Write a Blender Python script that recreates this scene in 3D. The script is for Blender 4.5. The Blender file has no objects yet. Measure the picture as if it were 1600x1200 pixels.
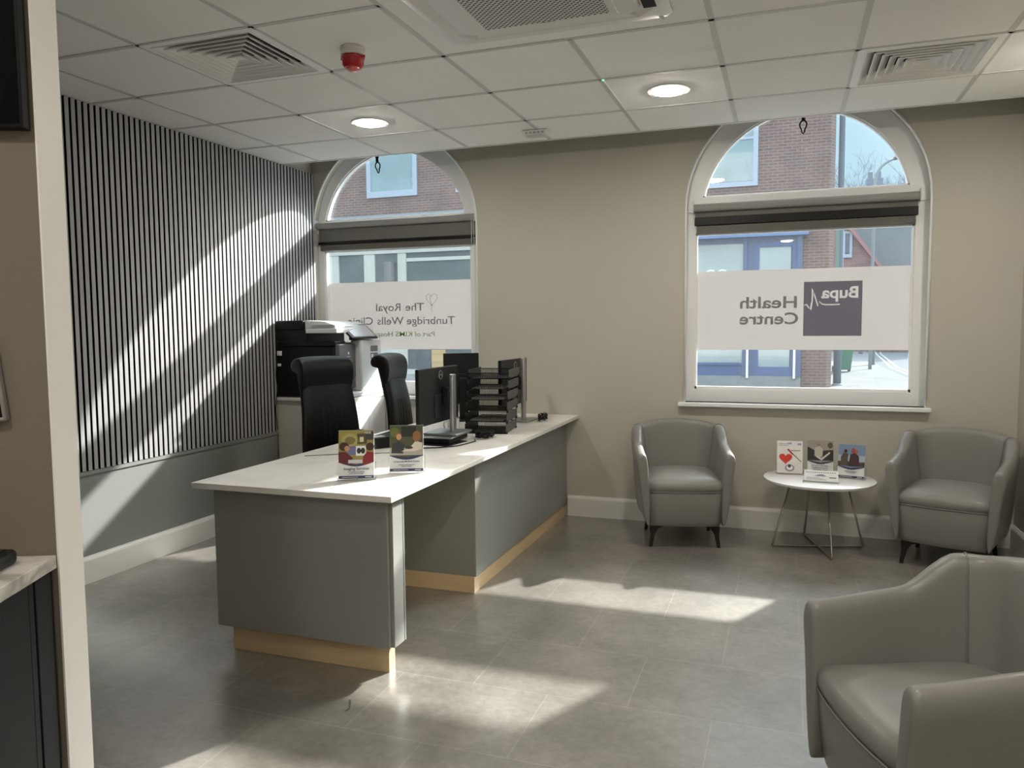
import bpy, bmesh, math, random
from mathutils import Vector, Matrix
random.seed(7)
C = bpy.context.scene.collection
scn = bpy.context.scene
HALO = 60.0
PI = math.pi
def R(d): return math.radians(d)
def lin(r, g, b):
    f = lambda c: (c/255/12.92) if c/255 <= .04045 else ((c/255+.055)/1.055)**2.4
    return (f(r), f(g), f(b))

# ------------------------------------------------------------------ camera
F_PX, YAW, PITCH, ROLL = 1211.779, .3396, .0737, -.0087
CAM = Vector((.9097, -3.9665, 1.4017))
fwd = Vector((-math.sin(YAW)*math.cos(PITCH), math.cos(YAW)*math.cos(PITCH), -math.sin(PITCH)))
rt = Vector((math.cos(YAW), math.sin(YAW), 0)); up = rt.cross(fwd)
rt2 = rt*math.cos(ROLL)+up*math.sin(ROLL); up2 = -rt*math.sin(ROLL)+up*math.cos(ROLL)
cd = bpy.data.cameras.new('camera'); cam = bpy.data.objects.new('camera', cd); C.objects.link(cam)
M = Matrix((rt2, up2, -fwd)).transposed().to_4x4(); M.translation = CAM
cam.matrix_world = M
cd.sensor_width = 36; cd.lens = F_PX*36/1600; cd.clip_start = .05; cd.clip_end = 500
scn.camera = cam

# ------------------------------------------------------------------ world, sun, exposure
w = bpy.data.worlds.new('world'); scn.world = w; w.use_nodes = True
nt = w.node_tree; nt.nodes.clear()
out = nt.nodes.new('ShaderNodeOutputWorld'); bg = nt.nodes.new('ShaderNodeBackground')
tc = nt.nodes.new('ShaderNodeTexCoord'); sx = nt.nodes.new('ShaderNodeSeparateXYZ'); cr = nt.nodes.new('ShaderNodeValToRGB')
nt.links.new(tc.outputs['Generated'], sx.inputs[0]); nt.links.new(sx.outputs['Z'], cr.inputs[0])
cr.color_ramp.elements[0].position = 0.0; cr.color_ramp.elements[0].color = (.38, .54, .60, 1)
cr.color_ramp.elements[1].position = 0.8; cr.color_ramp.elements[1].color = (.46, .53, .62, 1)
e = cr.color_ramp.elements.new(.25); e.color = (.30, .50, .60, 1)
# brighter hazy sky round the sun
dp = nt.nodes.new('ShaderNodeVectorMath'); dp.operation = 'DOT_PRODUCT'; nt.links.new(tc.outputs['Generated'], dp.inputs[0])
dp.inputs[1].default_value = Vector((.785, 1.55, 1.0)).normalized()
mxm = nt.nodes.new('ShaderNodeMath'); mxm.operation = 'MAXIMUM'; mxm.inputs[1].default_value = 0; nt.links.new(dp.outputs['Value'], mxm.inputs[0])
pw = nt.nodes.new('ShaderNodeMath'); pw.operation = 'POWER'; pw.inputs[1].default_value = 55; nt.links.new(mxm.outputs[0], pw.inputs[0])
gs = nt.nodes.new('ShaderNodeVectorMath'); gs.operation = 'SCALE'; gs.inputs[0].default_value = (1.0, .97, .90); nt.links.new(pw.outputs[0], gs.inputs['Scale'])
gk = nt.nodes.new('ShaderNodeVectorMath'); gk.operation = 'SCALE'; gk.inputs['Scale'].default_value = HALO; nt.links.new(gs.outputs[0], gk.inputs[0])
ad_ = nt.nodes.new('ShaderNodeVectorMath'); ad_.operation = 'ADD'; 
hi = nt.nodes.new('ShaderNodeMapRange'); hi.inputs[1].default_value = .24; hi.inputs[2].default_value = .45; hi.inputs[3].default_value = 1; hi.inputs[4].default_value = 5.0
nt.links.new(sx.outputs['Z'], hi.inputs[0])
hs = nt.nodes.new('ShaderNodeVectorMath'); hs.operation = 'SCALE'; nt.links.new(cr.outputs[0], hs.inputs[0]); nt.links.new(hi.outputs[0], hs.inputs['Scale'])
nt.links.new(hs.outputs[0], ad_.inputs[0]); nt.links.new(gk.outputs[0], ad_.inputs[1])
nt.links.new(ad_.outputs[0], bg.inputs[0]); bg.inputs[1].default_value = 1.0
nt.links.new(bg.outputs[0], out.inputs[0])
SUN_DIR = Vector((-.785, -1.55, -1.0)).normalized()
sd = bpy.data.lights.new('sun', 'SUN'); sd.energy = 10.8; sd.angle = R(1.1); sd.color = (1, .96, .90)
so = bpy.data.objects.new('sun', sd); C.objects.link(so); so.rotation_euler = SUN_DIR.to_track_quat('-Z', 'Y').to_euler()
so.location = (5, 12, 10)
scn.view_settings.view_transform = 'Standard'; scn.view_settings.look = 'None'
scn.view_settings.gamma = 1; scn.view_settings.use_curve_mapping = False
scn.view_settings.exposure = 0.55
scn.cycles.transparent_max_bounces = 32
LAMP_W = 15.0

# ------------------------------------------------------------------ material helpers
def mat(name, col, rough=.5, metal=0., var=0., scale=8., bump=0., bscale=60., spec=.5, emit=None, es=0., coat=0., stretch=None):
    m = bpy.data.materials.new(name); m.use_nodes = True
    t = m.node_tree; b = t.nodes['Principled BSDF']
    b.inputs['Base Color'].default_value = (*col, 1); b.inputs['Roughness'].default_value = rough
    b.inputs['Metallic'].default_value = metal; b.inputs['Specular IOR Level'].default_value = spec
    if coat: b.inputs['Coat Weight'].default_value = coat
    if emit: b.inputs['Emission Color'].default_value = (*emit, 1); b.inputs['Emission Strength'].default_value = es
    co = t.nodes.new('ShaderNodeTexCoord'); src = co.outputs['Object']
    if stretch:
        mp = t.nodes.new('ShaderNodeMapping'); mp.inputs['Scale'].default_value = stretch
        t.links.new(src, mp.inputs[0]); src = mp.outputs[0]
    if var:
        n = t.nodes.new('ShaderNodeTexNoise'); n.inputs['Scale'].default_value = scale; n.inputs['Detail'].default_value = 5
        t.links.new(src, n.inputs['Vector'])
        mx = t.nodes.new('ShaderNodeMix'); mx.data_type = 'RGBA'
        mx.inputs[6].default_value = (*[c*(1-var) for c in col], 1); mx.inputs[7].default_value = (*[min(1, c*(1+var)) for c in col], 1)
        t.links.new(n.outputs[0], mx.inputs[0]); t.links.new(mx.outputs[2], b.inputs['Base Color'])
    if bump:
        n2 = t.nodes.new('ShaderNodeTexNoise'); n2.inputs['Scale'].default_value = bscale; n2.inputs['Detail'].default_value = 3
        t.links.new(src, n2.inputs['Vector'])
        bp = t.nodes.new('ShaderNodeBump'); bp.inputs['Strength'].default_value = bump; bp.inputs['Distance'].default_value = .01
        t.links.new(n2.outputs[0], bp.inputs['Height']); t.links.new(bp.outputs[0], b.inputs['Normal'])
    return m

def brick_mat(name, c1, c2, mortar, scale=1.0, bw=.225, rh=.075, ms=.012, soot=0.):
    m = bpy.data.materials.new(name); m.use_nodes = True
    t = m.node_tree; b = t.nodes['Principled BSDF']; b.inputs['Roughness'].default_value = .9
    co = t.nodes.new('ShaderNodeTexCoord'); sp = t.nodes.new('ShaderNodeSeparateXYZ'); cb = t.nodes.new('ShaderNodeCombineXYZ')
    ad = t.nodes.new('ShaderNodeMath'); ad.operation = 'ADD'
    t.links.new(co.outputs['Object'], sp.inputs[0])
    t.links.new(sp.outputs['X'], ad.inputs[0]); t.links.new(sp.outputs['Y'], ad.inputs[1])
    t.links.new(ad.outputs[0], cb.inputs['X']); t.links.new(sp.outputs['Z'], cb.inputs['Y'])
    br = t.nodes.new('ShaderNodeTexBrick'); br.inputs['Scale'].default_value = scale
    br.inputs['Color1'].default_value = (*c1, 1); br.inputs['Color2'].default_value = (*c2, 1); br.inputs['Mortar'].default_value = (*mortar, 1)
    br.inputs['Mortar Size'].default_value = ms; br.inputs['Brick Width'].default_value = bw; br.inputs['Row Height'].default_value = rh
    t.links.new(cb.outputs[0], br.inputs['Vector'])
    n = t.nodes.new('ShaderNodeTexNoise'); n.inputs['Scale'].default_value = 1.3; n.inputs['Detail'].default_value = 6
    t.links.new(co.outputs['Object'], n.inputs['Vector'])
    mx = t.nodes.new('ShaderNodeMix'); mx.data_type = 'RGBA'; mx.blend_type = 'MULTIPLY'; mx.inputs[0].default_value = .6
    t.links.new(br.outputs['Color'], mx.inputs[6])
    rp = t.nodes.new('ShaderNodeValToRGB'); rp.color_ramp.elements[0].position = .3; rp.color_ramp.elements[0].color = (.55, .55, .55, 1)
    rp.color_ramp.elements[1].position = .6
    t.links.new(n.outputs[0], rp.inputs[0]); t.links.new(rp.outputs[0], mx.inputs[7])
    t.links.new(mx.outputs[2], b.inputs['Base Color'])
    return m

def glass_mat(name, tint=(.96, .98, .98), ior=1.45, veil=0.):
    m = bpy.data.materials.new(name); m.use_nodes = True
    t = m.node_tree; t.nodes.clear()
    o = t.nodes.new('ShaderNodeOutputMaterial'); mx = t.nodes.new('ShaderNodeMixShader'); fr = t.nodes.new('ShaderNodeFresnel')
    tr = t.nodes.new('ShaderNodeBsdfTransparent'); gl = t.nodes.new('ShaderNodeBsdfGlossy')
    tr.inputs[0].default_value = (*tint, 1); gl.inputs['Roughness'].default_value = 0.0
    ge = t.nodes.new('ShaderNodeNewGeometry'); mr = t.nodes.new('ShaderNodeMapRange'); mr.inputs[3].default_value = ior; mr.inputs[4].default_value = 1/ior
    t.links.new(ge.outputs['Backfacing'], mr.inputs[0]); t.links.new(mr.outputs[0], fr.inputs[0])
    t.links.new(fr.outputs[0], mx.inputs[0]); t.links.new(tr.outputs[0], mx.inputs[1]); t.links.new(gl.outputs[0], mx.inputs[2])
    if veil:  # pale veil in the pane colour stands in for room reflections
        m2 = t.nodes.new('ShaderNodeMixShader'); m2.inputs[0].default_value = veil
        m3 = t.nodes.new('ShaderNodeMixShader'); m3.inputs[0].default_value = .6
        d = t.nodes.new('ShaderNodeBsdfDiffuse'); tl = t.nodes.new('ShaderNodeBsdfTranslucent')
        d.inputs[0].default_value = (.7, .78, .9, 1); tl.inputs[0].default_value = (.7, .78, .9, 1)
        t.links.new(d.outputs[0], m3.inputs[1]); t.links.new(tl.outputs[0], m3.inputs[2])
        t.links.new(mx.outputs[0], m2.inputs[1]); t.links.new(m3.outputs[0], m2.inputs[2]); t.links.new(m2.outputs[0], o.inputs[0])
    else: t.links.new(mx.outputs[0], o.inputs[0])
    return m

def film_mat(name, col, trans=.5):
    m = bpy.data.materials.new(name); m.use_nodes = True
    t = m.node_tree; t.nodes.clear()
    o = t.nodes.new('ShaderNodeOutputMaterial'); mx = t.nodes.new('ShaderNodeMixShader')
    d = t.nodes.new('ShaderNodeBsdfDiffuse'); tl = t.nodes.new('ShaderNodeBsdfTranslucent')
    d.inputs[0].default_value = (*col, 1); tl.inputs[0].default_value = (*col, 1); mx.inputs[0].default_value = trans
    t.links.new(d.outputs[0], mx.inputs[1]); t.links.new(tl.outputs[0], mx.inputs[2]); t.links.new(mx.outputs[0], o.inputs[0])
    return m

def tile_floor_mat():
    m = bpy.data.materials.new('grey stone effect vinyl'); m.use_nodes = True
    t = m.node_tree; b = t.nodes['Principled BSDF']; b.inputs['Specular IOR Level'].default_value = .9; b.inputs['Coat Weight'].default_value = 1.0; b.inputs['Coat Roughness'].default_value = .24
    co = t.nodes.new('ShaderNodeTexCoord'); mp = t.nodes.new('ShaderNodeMapping')
    mp.inputs['Location'].default_value = (.537+.61*20+.0, .305+.46*40, 0)
    t.links.new(co.outputs['Object'], mp.inputs[0])
    br = t.nodes.new('ShaderNodeTexBrick'); br.inputs['Scale'].default_value = 1.0; br.offset = .5; br.offset_frequency = 2
    br.inputs['Brick Width'].default_value = .61; br.inputs['Row Height'].default_value = .46
    br.inputs['Mortar Size'].default_value = .0022; br.inputs['Mortar Smooth'].default_value = .1
    br.inputs['Color1'].default_value = (.9, .9, .9, 1); br.inputs['Color2'].default_value = (1, 1, 1, 1); br.inputs['Mortar'].default_value = (1.3, 1.3, 1.27, 1)  # joints brighter than the tiles: window glints put into their colour
    t.links.new(mp.outputs[0], br.inputs['Vector'])
    n1 = t.nodes.new('ShaderNodeTexNoise'); n1.inputs['Scale'].default_value = 2.2; n1.inputs['Detail'].default_value = 8; n1.inputs['Roughness'].default_value = .65
    n2 = t.nodes.new('ShaderNodeTexNoise'); n2.inputs['Scale'].default_value = 28; n2.inputs['Detail'].default_value = 6; n2.inputs['Roughness'].default_value = .7
    for n in (n1, n2): t.links.new(co.outputs['Object'], n.inputs['Vector'])
    r1 = t.nodes.new('ShaderNodeValToRGB'); r1.color_ramp.elements[0].position = .34; r1.color_ramp.elements[0].color = (.172, .157, .136, 1)
    r1.color_ramp.elements[1].position = .66; r1.color_ramp.elements[1].color = (.30, .28, .25, 1)
    t.links.new(n1.outputs[0], r1.inputs[0])
    r2 = t.nodes.new('ShaderNodeValToRGB'); r2.color_ramp.elements[0].position = .35; r2.color_ramp.elements[0].color = (.74, .74, .74, 1)
    r2.color_ramp.elements[1].position = .65; r2.color_ramp.elements[1].color = (1.0, 1.0, 1.0, 1)
    t.links.new(n2.outputs[0], r2.inputs[0])
    a = t.nodes.new('ShaderNodeMix'); a.data_type = 'RGBA'; a.blend_type = 'MULTIPLY'; a.inputs[0].default_value = 1
    t.links.new(r1.outputs[0], a.inputs[6]); t.links.new(r2.outputs[0], a.inputs[7])
    c = t.nodes.new('ShaderNodeMix'); c.data_type = 'RGBA'; c.blend_type = 'MULTIPLY'; c.inputs[0].default_value = 1
    t.links.new(a.outputs[2], c.inputs[6]); t.links.new(br.outputs['Color'], c.inputs[7])
    t.links.new(c.outputs[2], b.inputs['Base Color'])
    rr = t.nodes.new('ShaderNodeMapRange'); rr.inputs[3].default_value = .40; rr.inputs[4].default_value = .58
    t.links.new(n2.outputs[0], rr.inputs[0]); t.links.new(rr.outputs[0], b.inputs['Roughness'])
    bp = t.nodes.new('ShaderNodeBump'); bp.inputs['Strength'].default_value = .25; bp.inputs['Distance'].default_value = .004
    t.links.new(n2.outputs[0], bp.inputs['Height']); t.links.new(bp.outputs[0], b.inputs['Normal'])
    return m

def perf_mat(name, base, hole, pitch=.014, rad=.36):
    """white sheet with staggered round holes"""
    m = bpy.data.materials.new(name); m.use_nodes = True
    t = m.node_tree; b = t.nodes['Principled BSDF']; b.inputs['Roughness'].default_value = .5
    co = t.nodes.new('ShaderNodeTexCoord'); mp = t.nodes.new('ShaderNodeMapping'); mp.inputs['Rotation'].default_value = (0, 0, PI/4)
    mp.inputs['Scale'].default_value = (1/pitch,)*3
    t.links.new(co.outputs['Object'], mp.inputs[0])
    fr = t.nodes.new('ShaderNodeVectorMath'); fr.operation = 'FRACTION'; t.links.new(mp.outputs[0], fr.inputs[0])
    sb = t.nodes.new('ShaderNodeVectorMath'); sb.operation = 'SUBTRACT'; sb.inputs[1].default_value = (.5, .5, 0); t.links.new(fr.outputs[0], sb.inputs[0])
    ml = t.nodes.new('ShaderNodeVectorMath'); ml.operation = 'MULTIPLY'; ml.inputs[1].default_value = (1, 1, 0); t.links.new(sb.outputs[0], ml.inputs[0])
    ln = t.nodes.new('ShaderNodeVectorMath'); ln.operation = 'LENGTH'; t.links.new(ml.outputs[0], ln.inputs[0])
    lt = t.nodes.new('ShaderNodeMath'); lt.operation = 'LESS_THAN'; lt.inputs[1].default_value = rad; t.links.new(ln.outputs['Value'], lt.inputs[0])
    mx = t.nodes.new('ShaderNodeMix'); mx.data_type = 'RGBA'; mx.inputs[6].default_value = (*base, 1); mx.inputs[7].default_value = (*hole, 1)
    t.links.new(lt.outputs[0], mx.inputs[0]); t.links.new(mx.outputs[2], b.inputs['Base Color'])
    return m

def marble_mat(name, base, vein, scale=1.6, amount=.5, rough=.3):
    m = bpy.data.materials.new(name); m.use_nodes = True
    t = m.node_tree; b = t.nodes['Principled BSDF']; b.inputs['Roughness'].default_value = rough
    co = t.nodes.new('ShaderNodeTexCoord')
    n = t.nodes.new('ShaderNodeTexNoise'); n.inputs['Scale'].default_value = scale; n.inputs['Detail'].default_value = 6; n.inputs['Distortion'].default_value = 1.2
    t.links.new(co.outputs['Object'], n.inputs['Vector'])
    r = t.nodes.new('ShaderNodeValToRGB'); r.color_ramp.elements[0].position = .46; r.color_ramp.elements[0].color = (*base, 1)
    r.color_ramp.elements[1].position = .56; r.color_ramp.elements[1].color = (*base, 1)
    e = r.color_ramp.elements.new(.5); e.color = (*[bb*(1-amount)+v*amount for bb, v in zip(base, vein)], 1)
    t.links.new(n.outputs[0], r.inputs[0]); t.links.new(r.outputs[0], b.inputs['Base Color'])
    return m

WALL = mat('cream wall paint', (.52, .50, .435), .75, var=.03, scale=2, bump=.06, bscale=120)
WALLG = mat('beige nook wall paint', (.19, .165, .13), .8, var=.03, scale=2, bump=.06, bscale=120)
TRIMW = mat('white satin woodwork', (.74, .73, .69), .4, var=.02, scale=3)
FRAMEW = mat('white window frame paint', (.86, .87, .87), .35, var=.02, scale=3)
ENDW = mat('white wall end lining', (.85, .83, .79), .5, var=.02, scale=3)
CEIL = mat('ceiling tile white', (.92, .915, .89), .9, var=.02, scale=5, bump=.08, bscale=300)
GRID = mat('ceiling grid white metal', (.90, .90, .88), .45)
SLAT = mat('grey oak slats', (.345, .34, .345), .55, var=.18, scale=6, bump=.1, bscale=40, stretch=(6, 6, .4))
FELT = mat('black acoustic felt', (.0025, .0025, .003), .95, var=.2, scale=80, spec=.1)
DADO = mat('grey green lower wall paint', (.215, .228, .215), .55, var=.03, scale=2)
PANEL = mat('grey green laminate', (.265, .272, .25), .42, var=.03, scale=3, bump=.02)
PLINTH = mat('pale oak plinth', (.68, .51, .30), .5, var=.14, scale=5, bump=.05, stretch=(1, 1, 8))
TOP = marble_mat('white marble effect worktop', (.84, .82, .78), (.66, .64, .60), 1.4, .5, .32)
TOPM = marble_mat('veined marble worktop', (.66, .64, .60), (.32, .29, .26), 2.6, .8, .25)
CABD = mat('dark charcoal cabinet', (.008, .0083, .0083), .5, var=.05, spec=.15)
LEATH = mat('grey leather upholstery', (.225, .222, .205), .36, var=.05, scale=4, bump=.06, bscale=260, spec=.5)
LEG = mat('dark bronze metal', (.03, .028, .027), .35, .7)
STEEL = mat('brushed nickel steel', (.42, .39, .34), .28, 1.)
BLK = mat('black plastic', (.006, .006, .0065), .4, var=.1, scale=30, spec=.25)
BLKL = mat('black office leather', (.005, .0052, .0056), .40, var=.1, scale=10, bump=.1, bscale=120, spec=.28)
SCR = mat('glossy dark screen', (.002, .002, .0025), .12, spec=.25)
SILV = mat('silver plastic', (.45, .45, .44), .32, .8)
MON = mat('dark grey monitor shell', (.014, .015, .016), .38, var=.05, spec=.3)
PRW = mat('pale grey printer shell', (.62, .64, .65), .4, var=.02)
PRG = mat('mid grey printer door', (.10, .105, .11), .35)
PRD = mat('dark printer casing', (.006, .006, .007), .4, spec=.25)
CABW = mat('off white cupboard laminate', (.60, .57, .50), .45, var=.02)
WHITE = mat('white plastic', (.75, .74, .72), .4)
TABW = mat('white table laminate', (.80, .80, .79), .25)
REDP = mat('red plastic', (.42, .015, .02), .3)
REDL = mat('clear red lens', (.7, .18, .18), .15)
GLASS = glass_mat('window glass', ior=1.55, veil=.012)
ACR = glass_mat('clear acrylic', (.992, .995, .995), 1.28)
FILM = film_mat('frosted white window film', (.53, .515, .505), .46)
NAVYF = mat('navy film print', (.19, .185, .255), .6)
GREYF = mat('grey film lettering', (.26, .25, .275), .6)
WHTF = film_mat('pale film lettering', (.66, .65, .66), .55)
GRNF = mat('green film lettering', (.27, .40, .17), .6)
BLIND = mat('grey roller blind fabric', (.30, .30, .285), .8, var=.03)
BLKM = mat('black metal', (.006, .006, .006), .4, spec=.3)
TBAR = mat('ceiling grid painted tee bar', (.60, .60, .58), .5)
DIFF = mat('lit downlight diffuser', (.9, .85, .7), .5, emit=(1, .93, .82), es=112)
PAPER = mat('white card', (.74, .74, .73), .5)
FLOOR = tile_floor_mat()

# ------------------------------------------------------------------ mesh helpers
class MB:
    def __init__(s): s.bm = bmesh.new(); s.mats = []; s.cur = 0
    def use(s, m):
        if m not in s.mats: s.mats.append(m)
        s.cur = s.mats.index(m); return s
    def _f(s, vs):
        try: f = s.bm.faces.new(vs); f.material_index = s.cur; return f
        except ValueError: return None
    def box(s, x0, x1, y0, y1, z0, z1, M=None):
        p = [Vector((x, y, z)) for z in (z0, z1) for y in (y0, y1) for x in (x0, x1)]
        if M: p = [M @ v for v in p]
        v = [s.bm.verts.new(q) for q in p]
        for i in ((0, 2, 3, 1), (4, 5, 7, 6), (0, 1, 5, 4), (2, 6, 7, 3), (0, 4, 6, 2), (1, 3, 7, 5)): s._f([v[k] for k in i])
        return s
    def loft(s, rings, cap0=True, cap1=True, closed=False):
        V = [[s.bm.verts.new(Vector(p)) for p in r] for r in rings]; n = len(V[0])
        m = len(V)
        for i in range(m if closed else m-1):
            a, b = V[i], V[(i+1) % m]
            for k in range(n): s._f([a[k], a[(k+1) % n], b[(k+1) % n], b[k]])
        if not closed:
            if cap0: s._f(list(reversed(V[0])))
            if cap1: s._f(V[-1])
        return s
    def cyl(s, p0, p1, r0, r1=None, seg=20):
        r1 = r0 if r1 is None else r1
        p0, p1 = Vector(p0), Vector(p1); d = (p1-p0).normalized()
        a = d.orthogonal().normalized(); b = d.cross(a)
        ring = lambda p, r: [p+a*(r*math.cos(2*PI*k/seg))+b*(r*math.sin(2*PI*k/seg)) for k in range(seg)]
        return s.loft([ring(p0, r0), ring(p1, r1)])
    def tube(s, pts, r, seg=8, closed=False):
        P = [Vector(p) for p in pts]; n = len(P); rings = []; nrm = None
        for i in range(n):
            if closed: d = (P[(i+1) % n]-P[i-1]).normalized()
            else: d = (P[min(i+1, n-1)]-P[max(i-1, 0)]).normalized()
            if nrm is None: nrm = d.orthogonal().normalized()
            else:
                nrm = nrm-d*nrm.dot(d)
                nrm = nrm.normalized() if nrm.length > 1e-6 else d.orthogonal().normalized()
            b = d.cross(nrm); rr = r[i] if isinstance(r, (list, tuple)) else r
            rings.append([P[i]+nrm*(rr*math.cos(2*PI*k/seg))+b*(rr*math.sin(2*PI*k/seg)) for k in range(seg)])
        return s.loft(rings, closed=closed)
    def lathe(s, prof, c=(0, 0, 0), seg=32, axis='Z'):
        rings = []
        for r, z in prof:
            ring = []
            for k in range(seg):
                a = 2*PI*k/seg
                if axis == 'Z': ring.append((c[0]+r*math.cos(a), c[1]+r*math.sin(a), c[2]+z))
                else: ring.append((c[0]+r*math.cos(a), c[1]+z, c[2]+r*math.sin(a)))
            rings.append(ring)
        return s.loft(rings)
    def prism(s, poly, a, b, axis='y', M=None):
        """poly: 2-D points; extruded from a to b along axis; 2-D = the two other axes in order"""
        def P(q, t):
            if axis == 'x': v = Vector((t, q[0], q[1]))
            elif axis == 'y': v = Vector((q[0], t, q[1]))
            else: v = Vector((q[0], q[1], t))
            return M @ v if M else v
        return s.loft([[P(q, a) for q in poly], [P(q, b) for q in poly]])
    def build(s, name, m=None, parent=None, bevel=0, smooth=False, sub=0, loc=None, rz=0, seg=2):
        bmesh.ops.recalc_face_normals(s.bm, faces=s.bm.faces)
        me = bpy.data.meshes.new(name); s.bm.to_mesh(me); s.bm.free()
        if s.mats:
            for q in s.mats: me.materials.append(q)
        elif m: me.materials.append(m)
        o = bpy.data.objects.new(name, me); C.objects.link(o)
        if parent: o.parent = parent
        if loc: o.location = loc
        if rz: o.rotation_euler = (0, 0, rz)
        if bevel:
            b = o.modifiers.new('bevel', 'BEVEL'); b.width = bevel; b.segments = seg; b.limit_method = 'ANGLE'; b.angle_limit = R(40)
        if sub:
            q = o.modifiers.new('sub', 'SUBSURF'); q.levels = sub; q.render_levels = sub
        if smooth or bevel:
            for p in me.polygons: p.use_smooth = True
            if not smooth or smooth == 'auto':
                for ed in me.edges: pass
                try: me.set_sharp_from_angle(angle=R(35))
                except Exception: pass
        return o

def thing(name, label, cat, loc=(0, 0, 0), rz=0, group=None):
    o = bpy.data.objects.new(name, None); C.objects.link(o); o.empty_display_size = .1
    o.location = loc; o.rotation_euler = (0, 0, rz); o['label'] = label; o['category'] = cat
    if group: o['group'] = group
    return o
def tag(o, label, cat, group=None):
    o['label'] = label; o['category'] = cat
    if group: o['group'] = group
    return o
def struct(o): o['kind'] = 'structure'; return o
def dup(root, loc, rz, label, group=None):
    r = root.copy(); C.objects.link(r); r.location = loc; r.rotation_euler = (0, 0, rz); r['label'] = label
    if group: r['group'] = group
    for ch in list(root.children):
        c = ch.copy(); C.objects.link(c); c.parent = r
        for g in list(ch.children):
            d = g.copy(); C.objects.link(d); d.parent = c
    return r
def text_mesh(txt, size, bold=0., align='LEFT', depth=.0004):
    """returns list of (verts, faces) as a mesh in XY"""
    cu = bpy.data.curves.new('t', 'FONT'); cu.body = txt; cu.size = size; cu.offset = bold; cu.align_x = align; cu.extrude = depth; cu.resolution_u = 3
    o = bpy.data.objects.new('t', cu); C.objects.link(o)
    dg = bpy.context.evaluated_depsgraph_get(); me = bpy.data.meshes.new_from_object(o.evaluated_get(dg))
    bpy.data.objects.remove(o); bpy.data.curves.remove(cu)
    return me
def text_obj(name, txt, size, m, parent, loc, rot=(PI/2, 0, 0), width=None, bold=0., mirror=False, align='LEFT', depth=.0004):
    me = text_mesh(txt, size, bold, align, depth)
    xs = [v.co.x for v in me.vertices]; k = 1
    if width and xs: k = width/(max(xs)-min(xs))
    for v in me.vertices: v.co.x = v.co.x*k*(-1 if mirror else 1)
    if mirror: me.flip_normals()
    me.materials.clear(); me.materials.append(m)
    o = bpy.data.objects.new(name, me); C.objects.link(o)
    if parent: o.parent = parent
    o.location = loc; o.rotation_euler = rot
    return o

# ------------------------------------------------------------------ room shell
W, XL, XR, H, YB = 1.541, -2.751, 2.262, 2.647, -6.4
T = .17; GY = W+.12; ZT = 3.15
struct(MB().box(XL-.15, XR+.15, YB-.15, W+T, -.08, 0).build('floor', FLOOR))
struct(MB().box(XR, XR+.15, YB-.15, W+T, 0, ZT).build('wall_right', WALL))
struct(MB().box(XL-.15, XR+.15, YB-.15, YB, 0, ZT).build('wall_rear', mat('white rear wall paint', (.86, .85, .82), .7)))  # unseen wall, made white to bounce light onto the ceiling
struct(MB().box(XL-.15, XL, YB, W+T, 0, ZT).build('wall_left', WALL))
# window wall with two arched openings: (x0, x1, sill z, centre x, spring z, radius)
WIN = [(-2.745, -1.305, .865, -2.025, 2.20, .72), (.242, 1.757, .865, .9995, 2.20, .7575)]
def arch_pts(cx, cz, r, n=28, a0=0, a1=PI): return [(cx+r*math.cos(a0+(a1-a0)*k/n), cz+r*math.sin(a0+(a1-a0)*k/n)) for k in range(n+1)]
def wall_back():
    mb = MB(); y0, y1 = W, W+T
    z_hi = ZT
    edges = [XL]
    # solid blocks around the openings
    segs = [(XL, WIN[0][0]), (WIN[0][1], WIN[1][0]), (WIN[1][1], XR)]
    for a, b in segs:
        if b-a > 1e-4: mb.box(a, b, y0, y1, 0, z_hi)
    for x0, x1, zs, cx, cz, r in WIN:
        mb.box(x0, x1, y0, y1, 0, zs)
        arc = arch_pts(cx, cz, r)         # from right to left over the top
        n = len(arc)-1
        for k in range(n):
            (xa, za), (xb, zb) = arc[k], arc[k+1]
            mb.prism([(xa, za), (xb, zb), (xb, z_hi), (xa, z_hi)], y0, y1, 'y')
    return mb.build('wall_back', WALL)
struct(wall_back())
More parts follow.
